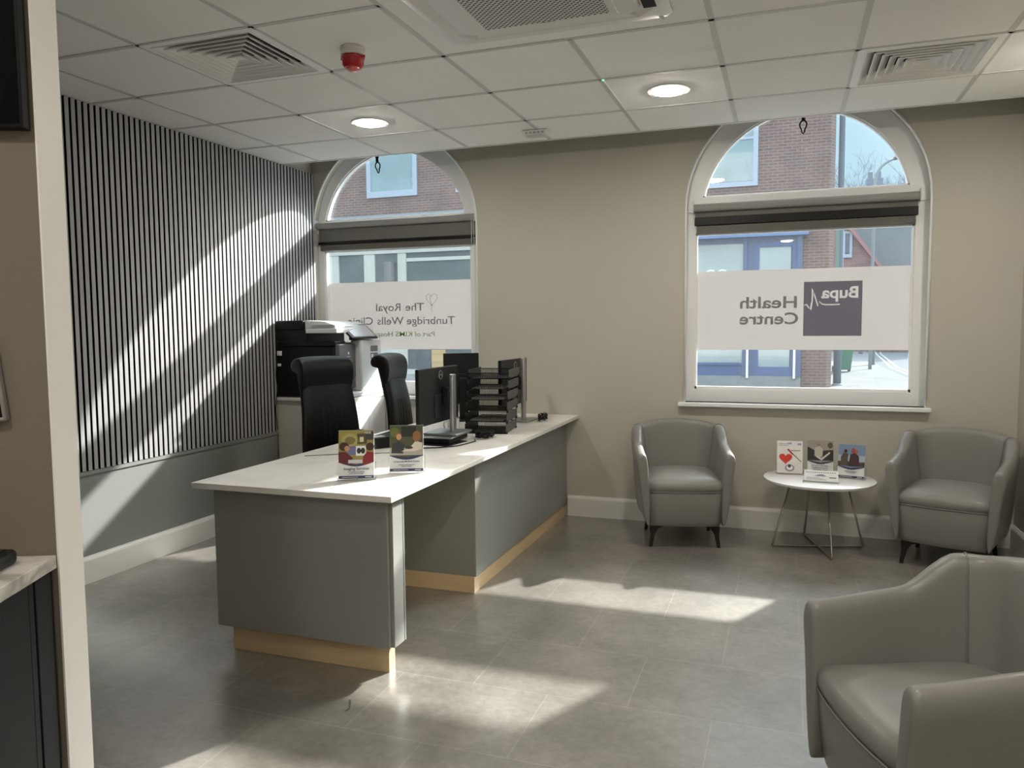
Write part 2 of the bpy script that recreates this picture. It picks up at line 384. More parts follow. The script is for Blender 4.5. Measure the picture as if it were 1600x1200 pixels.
# upper slab of the building and the suspended ceiling below it
struct(MB().box(XL-.15, XR+.15, YB-.15, W+T, ZT, ZT+.2).build('ceiling_slab', mat('plaster soffit', (.6, .59, .56), .9)))
CE = 1.135
def susp_ceiling():
    mb = MB(); mb.use(CEIL)
    skip = {(i, j) for i in (-1, 0) for j in (-3, -2)}     # cassette opening
    skip |= {(-3, -2), (2, 0)}                             # air diffusers
    j = -11
    xs = [XL]+[.6*i for i in range(-4, 4)]+[XR]
    ys = [YB]+[.6*j for j in range(-10, 2)]+[CE]
    for a in range(len(xs)-1):
        for b in range(len(ys)-1):
            x0, x1, y0, y1 = xs[a], xs[a+1], ys[b], ys[b+1]
            key = (round(x0/.6) if a else -5, round(y0/.6) if b else -11)
            if key in skip: continue
            mb.box(x0+.004, x1-.004, y0+.004, y1-.004, H+.003, H+.018)
    mb.use(TBAR)
    for x in xs:
        segs = [(YB, CE)]
        if abs(x) < .01: segs = [(YB, -1.8), (-.6, CE)]
        for y0, y1 in segs: mb.box(max(x-.012, XL), min(x+.012, XR), y0, y1, H, H+.004)
    for y in ys[:-1]:
        segs = [(XL, XR)]
        if abs(y+1.2) < .01: segs = [(XL, -.6), (.6, XR)]
        for x0, x1 in segs: mb.box(x0, x1, max(y-.012, YB), y+.012, H, H+.0035)
    mb.box(XL, XR, CE-.02, CE, H-.001, H+.003)
    mb.box(XL, XR, CE-.003, CE, H, H+.035)
    mb.use(CEIL)
    for (x0, x1) in ((-.6, .6),):
        mb.box(x0+.01, x1-.01, -1.79, -1.66, H+.003, H+.018); mb.box(x0+.01, x1-.01, -.74, -.61, H+.003, H+.018)
        mb.box(-.59, -.465, -1.66, -.74, H+.003, H+.018); mb.box(.465, .59, -1.66, -.74, H+.003, H+.018)
    return mb.build('ceiling')
struct(susp_ceiling())
# left wall finishes
def slat_panel():
    mb = MB(); mb.use(FELT); mb.box(XL, XL+.006, -3.2, W-.012, .625, H)
    mb.use(SLAT); y = W-.014
    n = 0
    while y > -3.2:
        mb.use(FELT); mb.box(XL+.006, XL+.0255, y-.0245, y, .625, H)
        mb.use(SLAT); mb.box(XL+.0255, XL+.027, y-.0245, y, .625, H); y -= .04; n += 1
    return mb.build('slat_wall_panel')
tag(slat_panel(), 'grey slatted acoustic panelling with black gaps covering the side wall above the painted lower wall', 'wall panel')
struct(MB().box(XL, XL+.016, -3.2, W, 0, .60).box(XL, XL+.024, -3.2, W, .60, .622).build('wall_left_dado', DADO))
def skirt(name, x0, x1, y0, y1, d):
    mb = MB(); h = .15; t = .02
    prof = [(0, 0), (t, 0), (t, h-.022), (t-.004, h-.012), (t-.010, h-.006), (t-.012, h), (0, h)]
    if d == 'y': mb.prism([(W-p, z) for p, z in prof], x0, x1, 'x')
    elif d == 'x+': mb.prism([(XL+.016+p, z) for p, z in prof], y0, y1, 'y')
    elif d == 'x-': mb.prism([(XR-p, z) for p, z in prof], y0, y1, 'y')
    return struct(mb.build(name, TRIMW))
skirt('baseboard_back', -.6, XR, 0, 0, 'y'); skirt('baseboard_left', 0, 0, -3.2, W, 'x+'); skirt('baseboard_right', 0, 0, YB, W-.02, 'x-')

# ------------------------------------------------------------------ windows
def make_window(n, spec, gl, garc, sill_x):
    x0, x1, zs, cx, cz, r = spec
    gx0, gx1, gz0, gz1 = gl; acx, acz, ar, abz = garc
    root = struct(bpy.data.objects.new('window_%d' % n, None)); C.objects.link(root); root.location = (cx, GY, 0)
    L = lambda mb, name, m, **k: mb.build(name, m, root, loc=(-cx, -GY, 0), **k)
    ya, yb = W+.07, W+.135
    mb = MB()
    # stiles and bottom rail
    mb.box(x0, gx0, ya, yb, zs, cz); mb.box(gx1, x1, ya, yb, zs, cz)
    mb.box(gx0, gx1, ya, yb, zs, gz0); mb.box(gx0, gx1, ya, yb, gz1, abz-.10)
    mb.box(x0, x1, ya-.015, yb, abz-.10, abz)                       # transom
    # arched head: ring between glass arc and opening
    inner = arch_pts(acx, acz, ar, 28, math.asin((abz-acz)/ar), PI-math.asin((abz-acz)/ar))
    outer = []
    for (px, pz) in inner:
        dx, dz = px-cx, pz-cz
        dd = math.hypot(dx, dz); outer.append((cx+dx/dd*r, cz+dz/dd*r))
    for k in range(len(inner)-1):
        a, b, c, d = inner[k], inner[k+1], outer[k+1], outer[k]
        mb.prism([a, b, c, d], ya, yb, 'y')
    mb.prism([(outer[0]), (inner[0]), (inner[0][0], abz-.10), (x1, abz-.10), (x1, cz)], ya, yb, 'y')
    mb.prism([(outer[-1]), (inner[-1]), (inner[-1][0], abz-.10), (x0, abz-.10), (x0, cz)], ya, yb, 'y')
    L(mb, 'window_frame', FRAMEW, bevel=0)
    # inner glazing bead
    mb = MB(); t = .012
    mb.box(gx0, gx0+t, ya+.01, yb-.02, gz0, gz1); mb.box(gx1-t, gx1, ya+.01, yb-.02, gz0, gz1)
    mb.box(gx0, gx1, ya+.01, yb-.02, gz0, gz0+t*1.4); mb.box(gx0, gx1, ya+.01, yb-.02, gz1-t, gz1)
    inn2 = [(acx+(px-acx)*(1-t/ar), acz+(pz-acz)*(1-t/ar)) for px, pz in inner]
    for k in range(len(inner)-1): mb.prism([inner[k], inner[k+1], inn2[k+1], inn2[k]], ya+.01, yb-.02, 'y')
    mb.box(inner[-1][0], inner[0][0], ya+.01, yb-.02, abz, abz+t)
    L(mb, 'glazing_bead', FRAMEW)
    mb = MB().box(gx0, gx1, GY-.003, GY+.003, gz0, gz1); L(mb, 'lower_pane', GLASS)
    mb = MB(); pts = inner; mb.prism(pts, GY-.003, GY+.003, 'y'); L(mb, 'arched_pane', GLASS)
    # rounded plaster return bead round the opening and the sill board
    mb = MB()
    path = [(x0+.004, W-.002, zs)]+[(x, W-.002, z) for x, z in [(x0+.004, cz)]+[(px*1.0, pz) for px, pz in reversed(arch_pts(cx, cz, r-.004))][1:-1]+[(x1-.004, cz)]]+[(x1-.004, W-.002, zs)]
    mb.tube(path, .008, 6); L(mb, 'opening_trim', FRAMEW, smooth=True)
    mb = MB().box(sill_x[0], sill_x[1], W-.045, W+.08, zs-.028, zs); L(mb, 'window_sill', FRAMEW, bevel=.005)
    return root
make_window(1, WIN[0], (-2.692, -1.385, .955, 2.035), (-2.05, 2.165, .635, 2.275), (-2.745, -1.28))
make_window(2, WIN[1], (.305, 1.675, .955, 2.035), (.995, 2.165, .655, 2.28), (.204, 1.782))

# outer skin of our own building (seen mirrored in the shop windows opposite)
STUC = mat('sunlit pale render', (.30, .29, .27), .9, var=.05, scale=1)
def outer():
    mb = MB()
    mb.box(-14, XL-.15, W, W+T, -.2, 9); mb.box(XR+.15, 9, W, W+T, -.2, 9)
    mb.box(XL-.15, XR+.15, W, W+T, ZT+.2, 9); mb.box(XL-.15, XR+.15, W+.02, W+T, -.3, -.08)
    return mb.build('wall_outer', STUC)
struct(outer())

# roller blinds
def blind(x0, x1, ztube, drop, zbar, zlow, label):
    cx = (x0+x1)/2
    t = thing('roller_blind', label, 'blind', (cx, W+.03, ztube))
    hw = (x1-x0)/2
    MB().cyl((-hw, 0, 0), (hw, 0, 0), .026, seg=20).build('roller_tube', BLIND, t, smooth='auto')
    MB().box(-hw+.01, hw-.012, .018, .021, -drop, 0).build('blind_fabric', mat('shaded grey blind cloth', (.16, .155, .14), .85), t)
    MB().box(-hw+.008, hw-.01, .008, .030, -drop-zbar, -drop).build('bottom_bar', BLKM, t, bevel=.003)
    MB().box(-hw+.02, hw-.022, .020, .046, zlow-ztube, -drop-zbar-.001).build('guide_rail', mat('brown grey rail', (.115, .108, .092), .5), t, bevel=.003)
    MB().box(hw-.075, hw-.035, .012, .02, zlow-ztube+.008, -drop-zbar-.012).build('latch', PRG, t, bevel=.003)
    for s in (-1, 1): MB().box(s*hw-.004, s*hw+.004, -.03, .035, -.035, .045).build('bracket', WHITE, t, bevel=.002)
    return t
b1 = blind(-2.735, -1.325, 2.236, .130, .022, 2.036, 'wide grey roller blind rolled up over the window by the slatted wall')
b2 = blind(.292, 1.697, 2.205, .063, .055, 2.032, 'grey roller blind rolled up high over the window with the navy square')
MB().tube([(hx, -.02, z) for hx, z in ((.69, 0), (.70, -.4), (.70, -.9), (.698, -1.2), (.68, -1.22), (.672, -1.2), (.675, -.6), (.675, 0))], .0022, 5).build('bead_chain', WHITE, b1)
# ceiling hooks hanging in front of the arches
def hook(x, z, ang, label):
    t = thing('hanging_hook', label, 'hook', (x, 1.37, z), 0)
    Mr = Matrix.Rotation(ang, 4, 'Y')
    pts = [Mr @ Vector(p) for p in [(0, 0, .02), (-.012, 0, .015), (-.021, 0, -.002), (-.018, 0, -.02), (-.010, 0, -.034), (-.008, 0, -.052), (0, 0, -.062), (.008, 0, -.052), (.010, 0, -.034), (.018, 0, -.02), (.021, 0, -.002), (.012, 0, .015)]]
    MB().tube(pts, .0052, 6, closed=True).build('loop', BLKM, t, smooth=True)
    MB().cyl(Mr @ Vector((0, 0, .018)), Mr @ Vector((0, 0, .05)), .012, .010, 12).cyl(Mr @ Vector((0, 0, .05)), Mr @ Vector((.004, 0, .075)), .014, .014, 12).build('swivel', BLKM, t, smooth='auto')
    MB().cyl((0, 0, .07), (.03, 0, ZT-z), .004, seg=8).build('cord', BLKM, t)
hook(-2.046, 2.64, -.1, 'small black hook hanging before the arch by the slatted wall')
hook(.991, 2.665, 0, 'small black hook hanging before the arch above the navy square')

# ------------------------------------------------------------------ window films with mirrored lettering
def film(x0, x1, z0, z1, label):
    t = thing('window_film', label, 'window film', ((x0+x1)/2, GY-.0035, (z0+z1)/2))
    hx, hz = (x1-x0)/2, (z1-z0)/2
    MB().box(-hx, hx, -.0012, 0, -hz, hz).build('frosted_sheet', FILM, t)
    return t
fy = -.0016
f1 = film(-2.69, -1.387, 1.228, 1.773, 'white window film with mirrored clinic name in grey and a line-drawn heart')
ox, oz = (-2.69-1.387)/2, (1.228+1.773)/2
# text origin (mirrored) is at its right end
def at1(u, v):   # pixel of the photograph -> point of the film plane (GY)
    d = rt2*(u-800)/F_PX-up2*(v-600)/F_PX+fwd
    k = (GY-.005-CAM.y)/d.y; p = CAM+d*k; return p
def ftxt(parent, o, txt, uvr, uvl, capv, m, bold):
    a, b = at1(*uvr), at1(*uvl)
    h = capv
    wd = lambda q: (lambda xs: (min(xs), max(xs)))([v.co.x for v in text_mesh(q, h/.72, bold).vertices])
    full = wd(txt); k = abs(a.x-b.x)/(full[1]-full[0]); words = txt.split(' ')
    for i, w_ in enumerate(words):
        own = wd(w_); end = wd(' '.join(words[:i+1]))[1]
        x_start = end-(own[1]-own[0])-full[0]
        text_obj('lettering', w_, h/.72, m, parent, (a.x-o[0]-x_start*k, fy, a.z-o[1]), width=(own[1]-own[0])*k, bold=bold, mirror=True)
ftxt(f1, (ox, oz), 'The Royal', (662.5, 485), (589, 487), .063, GREYF, .0007)
ftxt(f1, (ox, oz), 'Tunbridge Wells Clinic', (711, 506), (545, 508), .063, GREYF, .0007)
ftxt(f1, (ox, oz), 'Part of', (680, 525.5), (648, 525.5), .040, GRNF, 0)
ftxt(f1, (ox, oz), 'KIMS Hospital', (645, 525.5), (575, 527), .040, GRNF, .0004)
def heart():
    mb = MB(); P = []
    for k in range(40):
        a = 2*PI*k/40
        x = 16*math.sin(a)**3/17; z = (13*math.cos(a)-5*math.cos(2*a)-2*math.cos(3*a)-math.cos(4*a))/17
        P.append((x*.052, fy, z*.058))
    c = at1(674.5, 467); off = Vector((c.x-ox, 0, c.z-oz))
    mb.tube([Vector(p)+off for p in P], .0014, 5, closed=True)
    q = [(-.0, fy, .03), (.018, fy, .022), (.012, fy, -.01), (.0, fy, -.05), (.004, fy, -.075), (.0, fy, -.09), (-.004, fy, -.1)]
    mb.tube([Vector((-a, b, c_))+off for a, b, c_ in q], .0013, 5)
    mb.build('heart_outline', GREYF, f1)
heart()
f2 = film(.306, 1.674, 1.228, 1.775, 'white window film with mirrored health centre lettering and navy square logo')
ox2, oz2 = (.306+1.674)/2, (1.228+1.775)/2
ftxt(f2, (ox2, oz2), 'Health', (1247, 480.5), (1158, 481), .080, GREYF, .0022)
ftxt(f2, (ox2, oz2), 'Centre', (1248, 506), (1156, 508), .080, GREYF, .0022)
def logo():
    """navy square as a filled 2-D curve whose holes are the letters and the pulse line"""
    a = at1(1341, 464.5); b = at1(1283, 466)
    tx = text_mesh('Bupa', .105, .0026, 'LEFT', 0.0)
    xs = [v.co.x for v in tx.vertices]; k = abs(a.x-b.x)/(max(xs)-min(xs)); x0 = min(xs)
    # boundary loops of the flat lettering
    cnt = {}
    for p in tx.polygons:
        for e_ in p.edge_keys: cnt[e_] = cnt.get(e_, 0)+1
    nxt = {}
    for (u, v), c in cnt.items():
        if c == 1: nxt.setdefault(u, []).append(v); nxt.setdefault(v, []).append(u)
    loops, seen = [], set()
    for s_ in nxt:
        if s_ in seen: continue
        lp = [s_]; seen.add(s_); cur = s_
        while True:
            o = [q for q in nxt[cur] if q not in seen]
            if not o: break
            cur = o[0]; seen.add(cur); lp.append(cur)
        loops.append([(a.x-ox2-(tx.vertices[q].co.x-x0)*k, a.z-oz2+tx.vertices[q].co.y) for q in lp])
    pulse = [(1257, 477), (1260, 475.5), (1263, 480), (1266.5, 484), (1269, 470), (1270, 450), (1273, 462), (1278, 478.5), (1281, 471), (1284, 475), (1290, 476), (1300, 476), (1312, 475.5)]
    P = [(at1(u, v).x-ox2, at1(u, v).z-oz2) for u, v in pulse]
    L_, R_ = [], []
    for i, (x, z) in enumerate(P):
        a_ = P[max(i-1, 0)]; b_ = P[min(i+1, len(P)-1)]; d = Vector((b_[0]-a_[0], b_[1]-a_[1])).normalized()
        nn = Vector((-d.y, d.x))*(.0042 if i not in (3, 5) else .0065); L_.append((x+nn.x, z+nn.y)); R_.append((x-nn.x, z-nn.y))
    loops.append(L_+R_[::-1])
    loops.append([(1.018-ox2, 1.322-oz2), (1.380-ox2, 1.322-oz2), (1.380-ox2, 1.686-oz2), (1.018-ox2, 1.686-oz2)])
    cu = bpy.data.curves.new('navy_square', 'CURVE'); cu.dimensions = '2D'; cu.fill_mode = 'BOTH'; cu.extrude = .0002
    for lp in loops:
        sp = cu.splines.new('POLY'); sp.points.add(len(lp)-1); sp.use_cyclic_u = True
        for q, (x, z) in zip(sp.points, lp): q.co = (x, z, 0, 1)
    o = bpy.data.objects.new('t', cu); C.objects.link(o)
    me = bpy.data.meshes.new_from_object(o.evaluated_get(bpy.context.evaluated_depsgraph_get()))
    bpy.data.objects.remove(o); me.materials.clear(); me.materials.append(NAVYF)
    sq = bpy.data.objects.new('navy_square', me); C.objects.link(sq); sq.parent = f2; sq.location = (0, fy, 0); sq.rotation_euler = (PI/2, 0, 0)
logo()

# ------------------------------------------------------------------ ceiling fittings
def downlight(x, y, label, P=LAMP_W):
    t = thing('downlight', label, 'ceiling light', (x, y, H), group='round recessed downlights')
    MB().lathe([(.088, .012), (.092, -.004), (.112, -.004), (.114, 0), (.112, .003), (.092, .003)], seg=40).build('trim_ring', WHITE, t, smooth='auto')
    MB().lathe([(0, -.018), (.03, -.0172), (.06, -.0135), (.08, -.008), (.090, -.002), (.090, .002), (0, .002)], seg=40).build('diffuser', DIFF, t, smooth=True)
    return t
downlight(-1.5, .3, 'round lit downlight in the ceiling nearest the slatted wall')
downlight(.3, .3, 'round lit downlight in the ceiling between the two windows')
downlight(2.1, .3, 'round lit downlight in the ceiling beside the side wall')
for k, (x, y) in enumerate(((.9, -2.1), (1.5, -3.3), (-.3, -3.9), (.9, -5.1), (-2.1, -5.1))):  # unseen downlights added to brighten the room and the partition end
    downlight(x, y, 'added unseen downlight in the ceiling behind the cassette unit')

def diffuser(x, y, label):
    t = thing('air_diffuser', label, 'air vent', (x, y, H), group='square ceiling air diffusers')
    mb = MB(); mb.use(GRID)
    o, i = .298, .262
    for (a, b, c, d) in ((-o, o, -o, -i), (-o, o, i, o), (-o, -i, -i, i), (i, o, -i, i)): mb.box(a, b, c, d, -.001, .006)
    mb.build('outer_frame', None, t)
    mb = MB()
    r = .262
    while r > .03:                       # downward flared square cones
        r2 = r-.040
        z0, z1 = 0.0, .034
        ou = [(-r, -r, z0), (r, -r, z0), (r, r, z0), (-r, r, z0)]; inr = [(-r2, -r2, z1), (r2, -r2, z1), (r2, r2, z1), (-r2, r2, z1)]
        V0 = [mb.bm.verts.new(p) for p in ou]; V1 = [mb.bm.verts.new(p) for p in inr]
        V2 = [mb.bm.verts.new((p[0]*(1-.0028/r), p[1]*(1-.0028/r), p[2])) for p in ou]; V3 = [mb.bm.verts.new((p[0]*(1-.0028/max(r2, .01)), p[1]*(1-.0028/max(r2, .01)), p[2]+.002)) for p in inr]
        for k in range(4):
            n = (k+1) % 4
            for q in ((V0[k], V0[n], V1[n], V1[k]), (V2[k], V2[n], V3[n], V3[k]), (V0[k], V0[n], V2[n], V2[k])): mb._f(list(q))
        for (a, b, c, d) in ((-r-.0015, r+.0015, -r-.0015, -r+.0015), (-r-.0015, r+.0015, r-.0015, r+.0015), (-r-.0015, -r+.0015, -r+.0015, r-.0015), (r-.0015, r+.0015, -r+.0015, r-.0015)): mb.box(a, b, c, d, -.004, .001)
        r -= .0375
    mb.box(-.02, .02, -.02, .02, .004, .010)
    mb.build('louvres', GRID, t)
    mb = MB(); mb.box(-.28, .28, -.28, .28, .07, .075)
    for s in (-1, 1): mb.box(-.28, .28, s*.28-.002, s*.28+.002, .004, .075); mb.box(s*.28-.002, s*.28+.002, -.28, .28, .004, .075)
    mb.build('plenum_box', mat('dark duct interior', (.012, .012, .012), .9), t)
    return t
diffuser(-1.5, -.9, 'square white ceiling air diffuser nearest the slatted wall')
diffuser(1.5, .3, 'square white ceiling air diffuser near the window with the navy square')

def cassette():
    t = thing('air_conditioning_cassette', 'white ceiling air conditioning cassette with perforated grille and four side flaps', 'air conditioner', (-.01, -1.2, H))
    mb = MB(); R0 = .475; c = .03
    oc = lambda r, c, z: [(-r+c, -r, z), (r-c, -r, z), (r, -r+c, z), (r, r-c, z), (r-c, r, z), (-r+c, r, z), (-r, r-c, z), (-r, -r+c, z)]
    mb.loft([oc(.475, .03, .002), oc(.475, .03, -.008), oc(.455, .03, -.018), oc(.41, .06, -.020), oc(.40, .06, -.010), oc(.37, .05, -.010), oc(.36, .05, -.028), oc(.33, .05, -.030)])
    mb.build('fascia', WHITE, t, smooth='auto')
    MB().box(-.285, .285, -.315, .315, -.034, -.029).build('grille_frame', WHITE, t, bevel=.003)
    MB().box(-.255, .255, -.285, .285, -.0365, -.034).build('perforated_grille', perf_mat('perforated white sheet', (.66, .65, .62), (.03, .03, .03), .0165, .34), t)
    for k in range(4):
        a = k*PI/2
        Mx = Matrix.Rotation(a, 4, 'Z')
        tilt = 0 if k != 3 else R(35)
        Mf = Mx @ Matrix.Translation((0, -.405, -.014)) @ Matrix.Rotation(tilt, 4, 'X')
        f = MB().box(-.34, .34, -.028, .028, -.004, .002, Mf).build('air_flap', WHITE, t, bevel=.0015)
    Mx = Matrix.Rotation(PI/2, 4, 'Z')
    MB().box(-.33, .33, -.43, -.38, -.021, -.0195, Mx).build('outlet_slot', mat('dark outlet', (.01, .01, .01), .8), t)
    MB().box(-.03, .03, .292, .297, -.0352, -.0335).build('badge', SILV, t)
    MB().cyl((.42, .44, -.01), (.445, .44, -.03), .006, seg=8).build('clip', WHITE, t)
cassette()
def sounder():
    t = thing('fire_alarm_sounder', 'red fire alarm sounder on a white ceiling base', 'fire alarm', (-.935, -.84, H))
    MB().lathe([(.0, .003), (.052, .003), (.056, -.004), (.056, -.012), (.050, -.016), (.050, -.022), (.054, -.024), (.054, -.032), (.048, -.036), (.0, -.036)]).build('base', WHITE, t, smooth='auto')
    MB().lathe([(.0, -.034), (.050, -.034), (.053, -.038), (.053, -.044), (.049, -.047), (.047, -.075), (.038, -.086), (0, -.086)], seg=12).build('sounder_body', REDP, t, smooth='auto')
    MB().lathe([(.0, -.085), (.030, -.085), (.028, -.094), (.018, -.1), (0, -.101)], seg=20).build('beacon_lens', REDL, t, smooth='auto')
    MB().box(-.060, -.050, -.004, .004, -.046, -.036).build('lug', REDP, t)
    MB().box(.050, .060, -.004, .004, -.046, -.036).build('lug', REDP, t)
sounder()
def emerg():
    t = thing('emergency_light', 'small white boxed emergency light on the ceiling near the bare wall', 'emergency light', (-.62, .865, H), R(4))
    MB().prism([(-.085, 0), (.085, 0), (.072, -.030), (-.072, -.030)], -.045, .045, 'y').build('housing', WHITE, t, bevel=.004)
    mb = MB()
    for k in range(5): mb.box(-.06+k*.026, -.043+k*.026, -.0462, -.0445, -.024, -.010)
    mb.build('lens_strip', SILV, t)
    MB().box(-.055, .055, -.03, .03, -.034, -.029).build('lamp_cover', PRW, t, bevel=.003)
    MB().cyl((.09, .0, .0), (.10, .01, -.012), .003, seg=6).build('indicator_bracket', WHITE, t)
emerg()
tag(MB().lathe([(0, 0), (.008, 0), (.006, -.004), (0, -.005)], seg=12).build('status_light', mat('pale green lit lens', (.3, .8, .6), .3, emit=(.2, .9, .6), es=.8), loc=(.012, .0, H)), 'tiny green indicator light on a ceiling grid crossing', 'indicator light')

# ------------------------------------------------------------------ reception desk
def desk():
    t = thing('reception_desk', 'long grey green reception desk with a white marble effect worktop and oak plinth', 'desk', (-1.0, 0, 0))
    L = dict(parent=t, loc=(1.0, 0, 0))
    mb = MB().prism([(-1.478, -1.338), (-.518, -1.338), (-.518, W-.001), (-1.478, W-.001)], .725, .75, 'z'); mb.build('worktop', TOP, bevel=.002, **L)
    MB().box(-1.395, -.560, -1.298, -1.280, .122, .724).build('end_panel', PANEL, bevel=.0015, **L)
    MB().box(-1.385, -.562, -1.280, -1.185, .122, .724).build('end_panel_core', PANEL, **L)
    mb = MB().box(-.5615, -.5455, -1.279, -1.196, .122, .724); mb.build('edge_panel', PANEL, bevel=.0015, **L)
    MB().box(-.563, -.545, -1.192, -1.183, .122, .724).build('corner_strip', PANEL, **L)
    MB().box(-1.36, -.592, -1.245, -1.195, 0, .124).build('plinth', PLINTH, **L)
    # far pedestal with the long side panel
    MB().box(-1.40, -.628, -.258, -.242, .088, .724).build('pedestal_front', PANEL, bevel=.001, **L)
    MB().box(-.628, -.610, -.258, W-.001, .088, .724).build('side_panel', PANEL, bevel=.001, **L)
    MB().box(-1.40, -.63, -.242, -.225, .088, .724).build('pedestal_core', PANEL, **L)
    MB().box(-.642, -.619, -.262, W-.022, 0, .0875).box(-1.38, -.642, -.262, -.244, 0, .0875).build('pedestal_plinth', PLINTH, **L)
    MB().box(-1.30, -.63, 1.50, W-.002, .088, .724).build('wall_bracket', PANEL, **L)
desk()

# ------------------------------------------------------------------ armchairs
def armchair(label, loc, rz):
    t = thing('tub_armchair', label, 'armchair', loc, rz, 'grey leather tub armchairs')
    # plan path of the outer wall (right-front -> back -> left-front), as superellipse-like U
    hw, hd = .315, .29
    path = []
    def seg(p, q, n): return [(p[0]+(q[0]-p[0])*k/n, p[1]+(q[1]-p[1])*k/n) for k in range(n)]
    rc = .19
    pts = seg((hw-.012, -hd), (hw, hd-rc-.02), 12)
    pts += [(hw-rc+rc*math.cos(a), hd-rc+rc*math.sin(a)*1.0) for a in [R(4+82*k/9) for k in range(10)]]
    n0 = len(pts)
    bow = lambda x: hd+.012*(1-(x/(hw-rc))**2)
    pts += [(x, bow(x)) for x in [(hw-rc)*(1-2*k/8) for k in range(9)]]
    pts += [(-x, y) for x, y in reversed(pts[:n0])]
    n = len(pts)
    def nrm(i):
        a, b = pts[max(i-1, 0)], pts[min(i+1, n-1)]
        d = Vector((b[0]-a[0], b[1]-a[1], 0)).normalized(); return Vector((-d.y, d.x, 0))  # points inward
    def sm(x): x = max(0, min(1, x)); return x*x*(3-2*x)
    rings = []
    def section(i, shrink=0.):
        x, y = pts[i]; nn = nrm(i)
        g = sm((y+.03)/.17)                    # 0 on the arms, 1 on the back
        zt = .605+.03*sm((y+.29)/.3)+.100*g+.030*g*max(0, 1-(x/.27)**2)
        th = .064+.008*g
        zb = .135
        P = Vector((x, y, 0))
        # (inward offset, z)
        taper = .060*(1-g*.25)
        pr = [(taper+.012, zb), (taper*.80, zb+.05), (taper*.45, .30), (.012, .48), (-.004, zt-.07), (.0, zt-.03), (.010, zt-.008), (th*.5, zt), (th-.010, zt-.008), (th, zt-.03), (th+.006, zt-.08), (th+.014+.02*g, .44), (th+.020+.02*g, .34), (th+.02, zb+.02)]
        if shrink:
            cx_ = sum(p[0] for p in pr)/len(pr)
            pr2 = []
            for o_, z_ in pr:
                zz = z_
                if z_ > zt-.09: zz = z_-.03*shrink*(1-(zt-z_)/.09)
                pr2.append((o_+(th*.5+(.0)-o_+ (taper*.5 if z_ < .4 else 0))*shrink*.45, zz))
            pr = pr2
        return [P+nn*o_+Vector((0, 0, z_)) for o_, z_ in pr]
    f0 = Vector((0, -1, 0))
    def shift(r, d): return [p+f0*d for p in r]
    first, last = section(0), section(n-1)
    rings = [shift(section(0, 1.), .016), shift(section(0, .35), .011)]+[section(i) for i in range(n)]+[shift(section(n-1, .35), .011), shift(section(n-1, 1.), .016)]
    MB().loft(rings).build('tub_shell', LEATH, t, smooth=True, sub=1)
    # seams on the back where the arm panels meet it
    for s in (-1, 1):
        i = 14 if s > 0 else n-1-14
        sec = section(i)
        MB().tube([sec[k]+nrm(i)*(.0035 if k > 8 else 0)+Vector((0, 0, .001)) for k in range(4, 13)], .0022, 5).build('seam', LEATH, t, smooth=True)
    # piping along the front edge of each arm
    # seat block outline
    def outline(inset, front):
        o = []
        for i in range(0, n):
            x, y = pts[i]; nn = nrm(i); o.append((x+nn.x*(.066+inset), max(y+nn.y*(.066+inset), -hd+.0)))
        a, b = o[0], o[-1]
        o[0] = (a[0], -hd+.0); o[-1] = (b[0], -hd+.0)
        fr = [(b[0]+(a[0]-b[0])*k/8, -hd+.0-front*(1-((k-4)/4)**2)) for k in range(1, 8)]
        return o+fr
    def ring(o, s, z, dz=0): 
        cy = -.02
        return [((x)*s, cy+(y-cy)*s, z) for x, y in o]
    o1 = outline(0.0, .022)
    MB().loft([ring(o1, .80, .132), ring(o1, .90, .140), ring(o1, .935, .175), ring(o1, .965, .26), ring(o1, .985, .345), ring(o1, .97, .357), ring(o1, .90, .36)]).build('seat_base', LEATH, t, smooth=True)
    MB().loft([ring(o1, .93, .355), ring(o1, .985, .366), ring(o1, .998, .385), ring(o1, .985, .408), ring(o1, .94, .424), ring(o1, .82, .440), ring(o1, .6, .455), ring(o1, .3, .463), ring(o1, .05, .465)]).build('seat_cushion', LEATH, t, smooth=True)
    MB().tube([(x*.990, -.02+(y+.02)*.990, .361) for x, y in o1[-8:]+[o1[0]]], .003, 5).build('seat_seam', LEATH, t, smooth=True)
    for sx_, sy_ in ((-1, -1), (1, -1), (-1, 1), (1, 1)):
        bx, by = sx_*.165, (-.225 if sy_ < 0 else .135)
        tx, ty = sx_*.212, (-.245 if sy_ < 0 else .165)
        mb = MB()
        rr = lambda cx, cy, a, b, z: [(cx-a, cy-b, z), (cx+a, cy-b, z), (cx+a, cy+b, z), (cx-a, cy+b, z)]
        mb.loft([rr(bx, by, .05, .02, .134), rr(bx+sx_*.025, by, .030, .016, .118), rr((bx+tx)/2+sx_*.012, (by+ty)/2, .014, .013, .08), rr(tx, ty, .010, .011, 0)])
        mb.build('leg', LEG, t, bevel=.002)
    return t
armchair('grey leather tub armchair against the window wall, nearest the desk', (.265, 1.185, 0), R(14))
armchair('grey leather tub armchair in the corner by the side wall', (1.852, 1.155, 0), R(-20))
armchair('grey leather tub armchair nearest the camera, turned towards the desk', (1.360, -1.750, 0), R(-69))

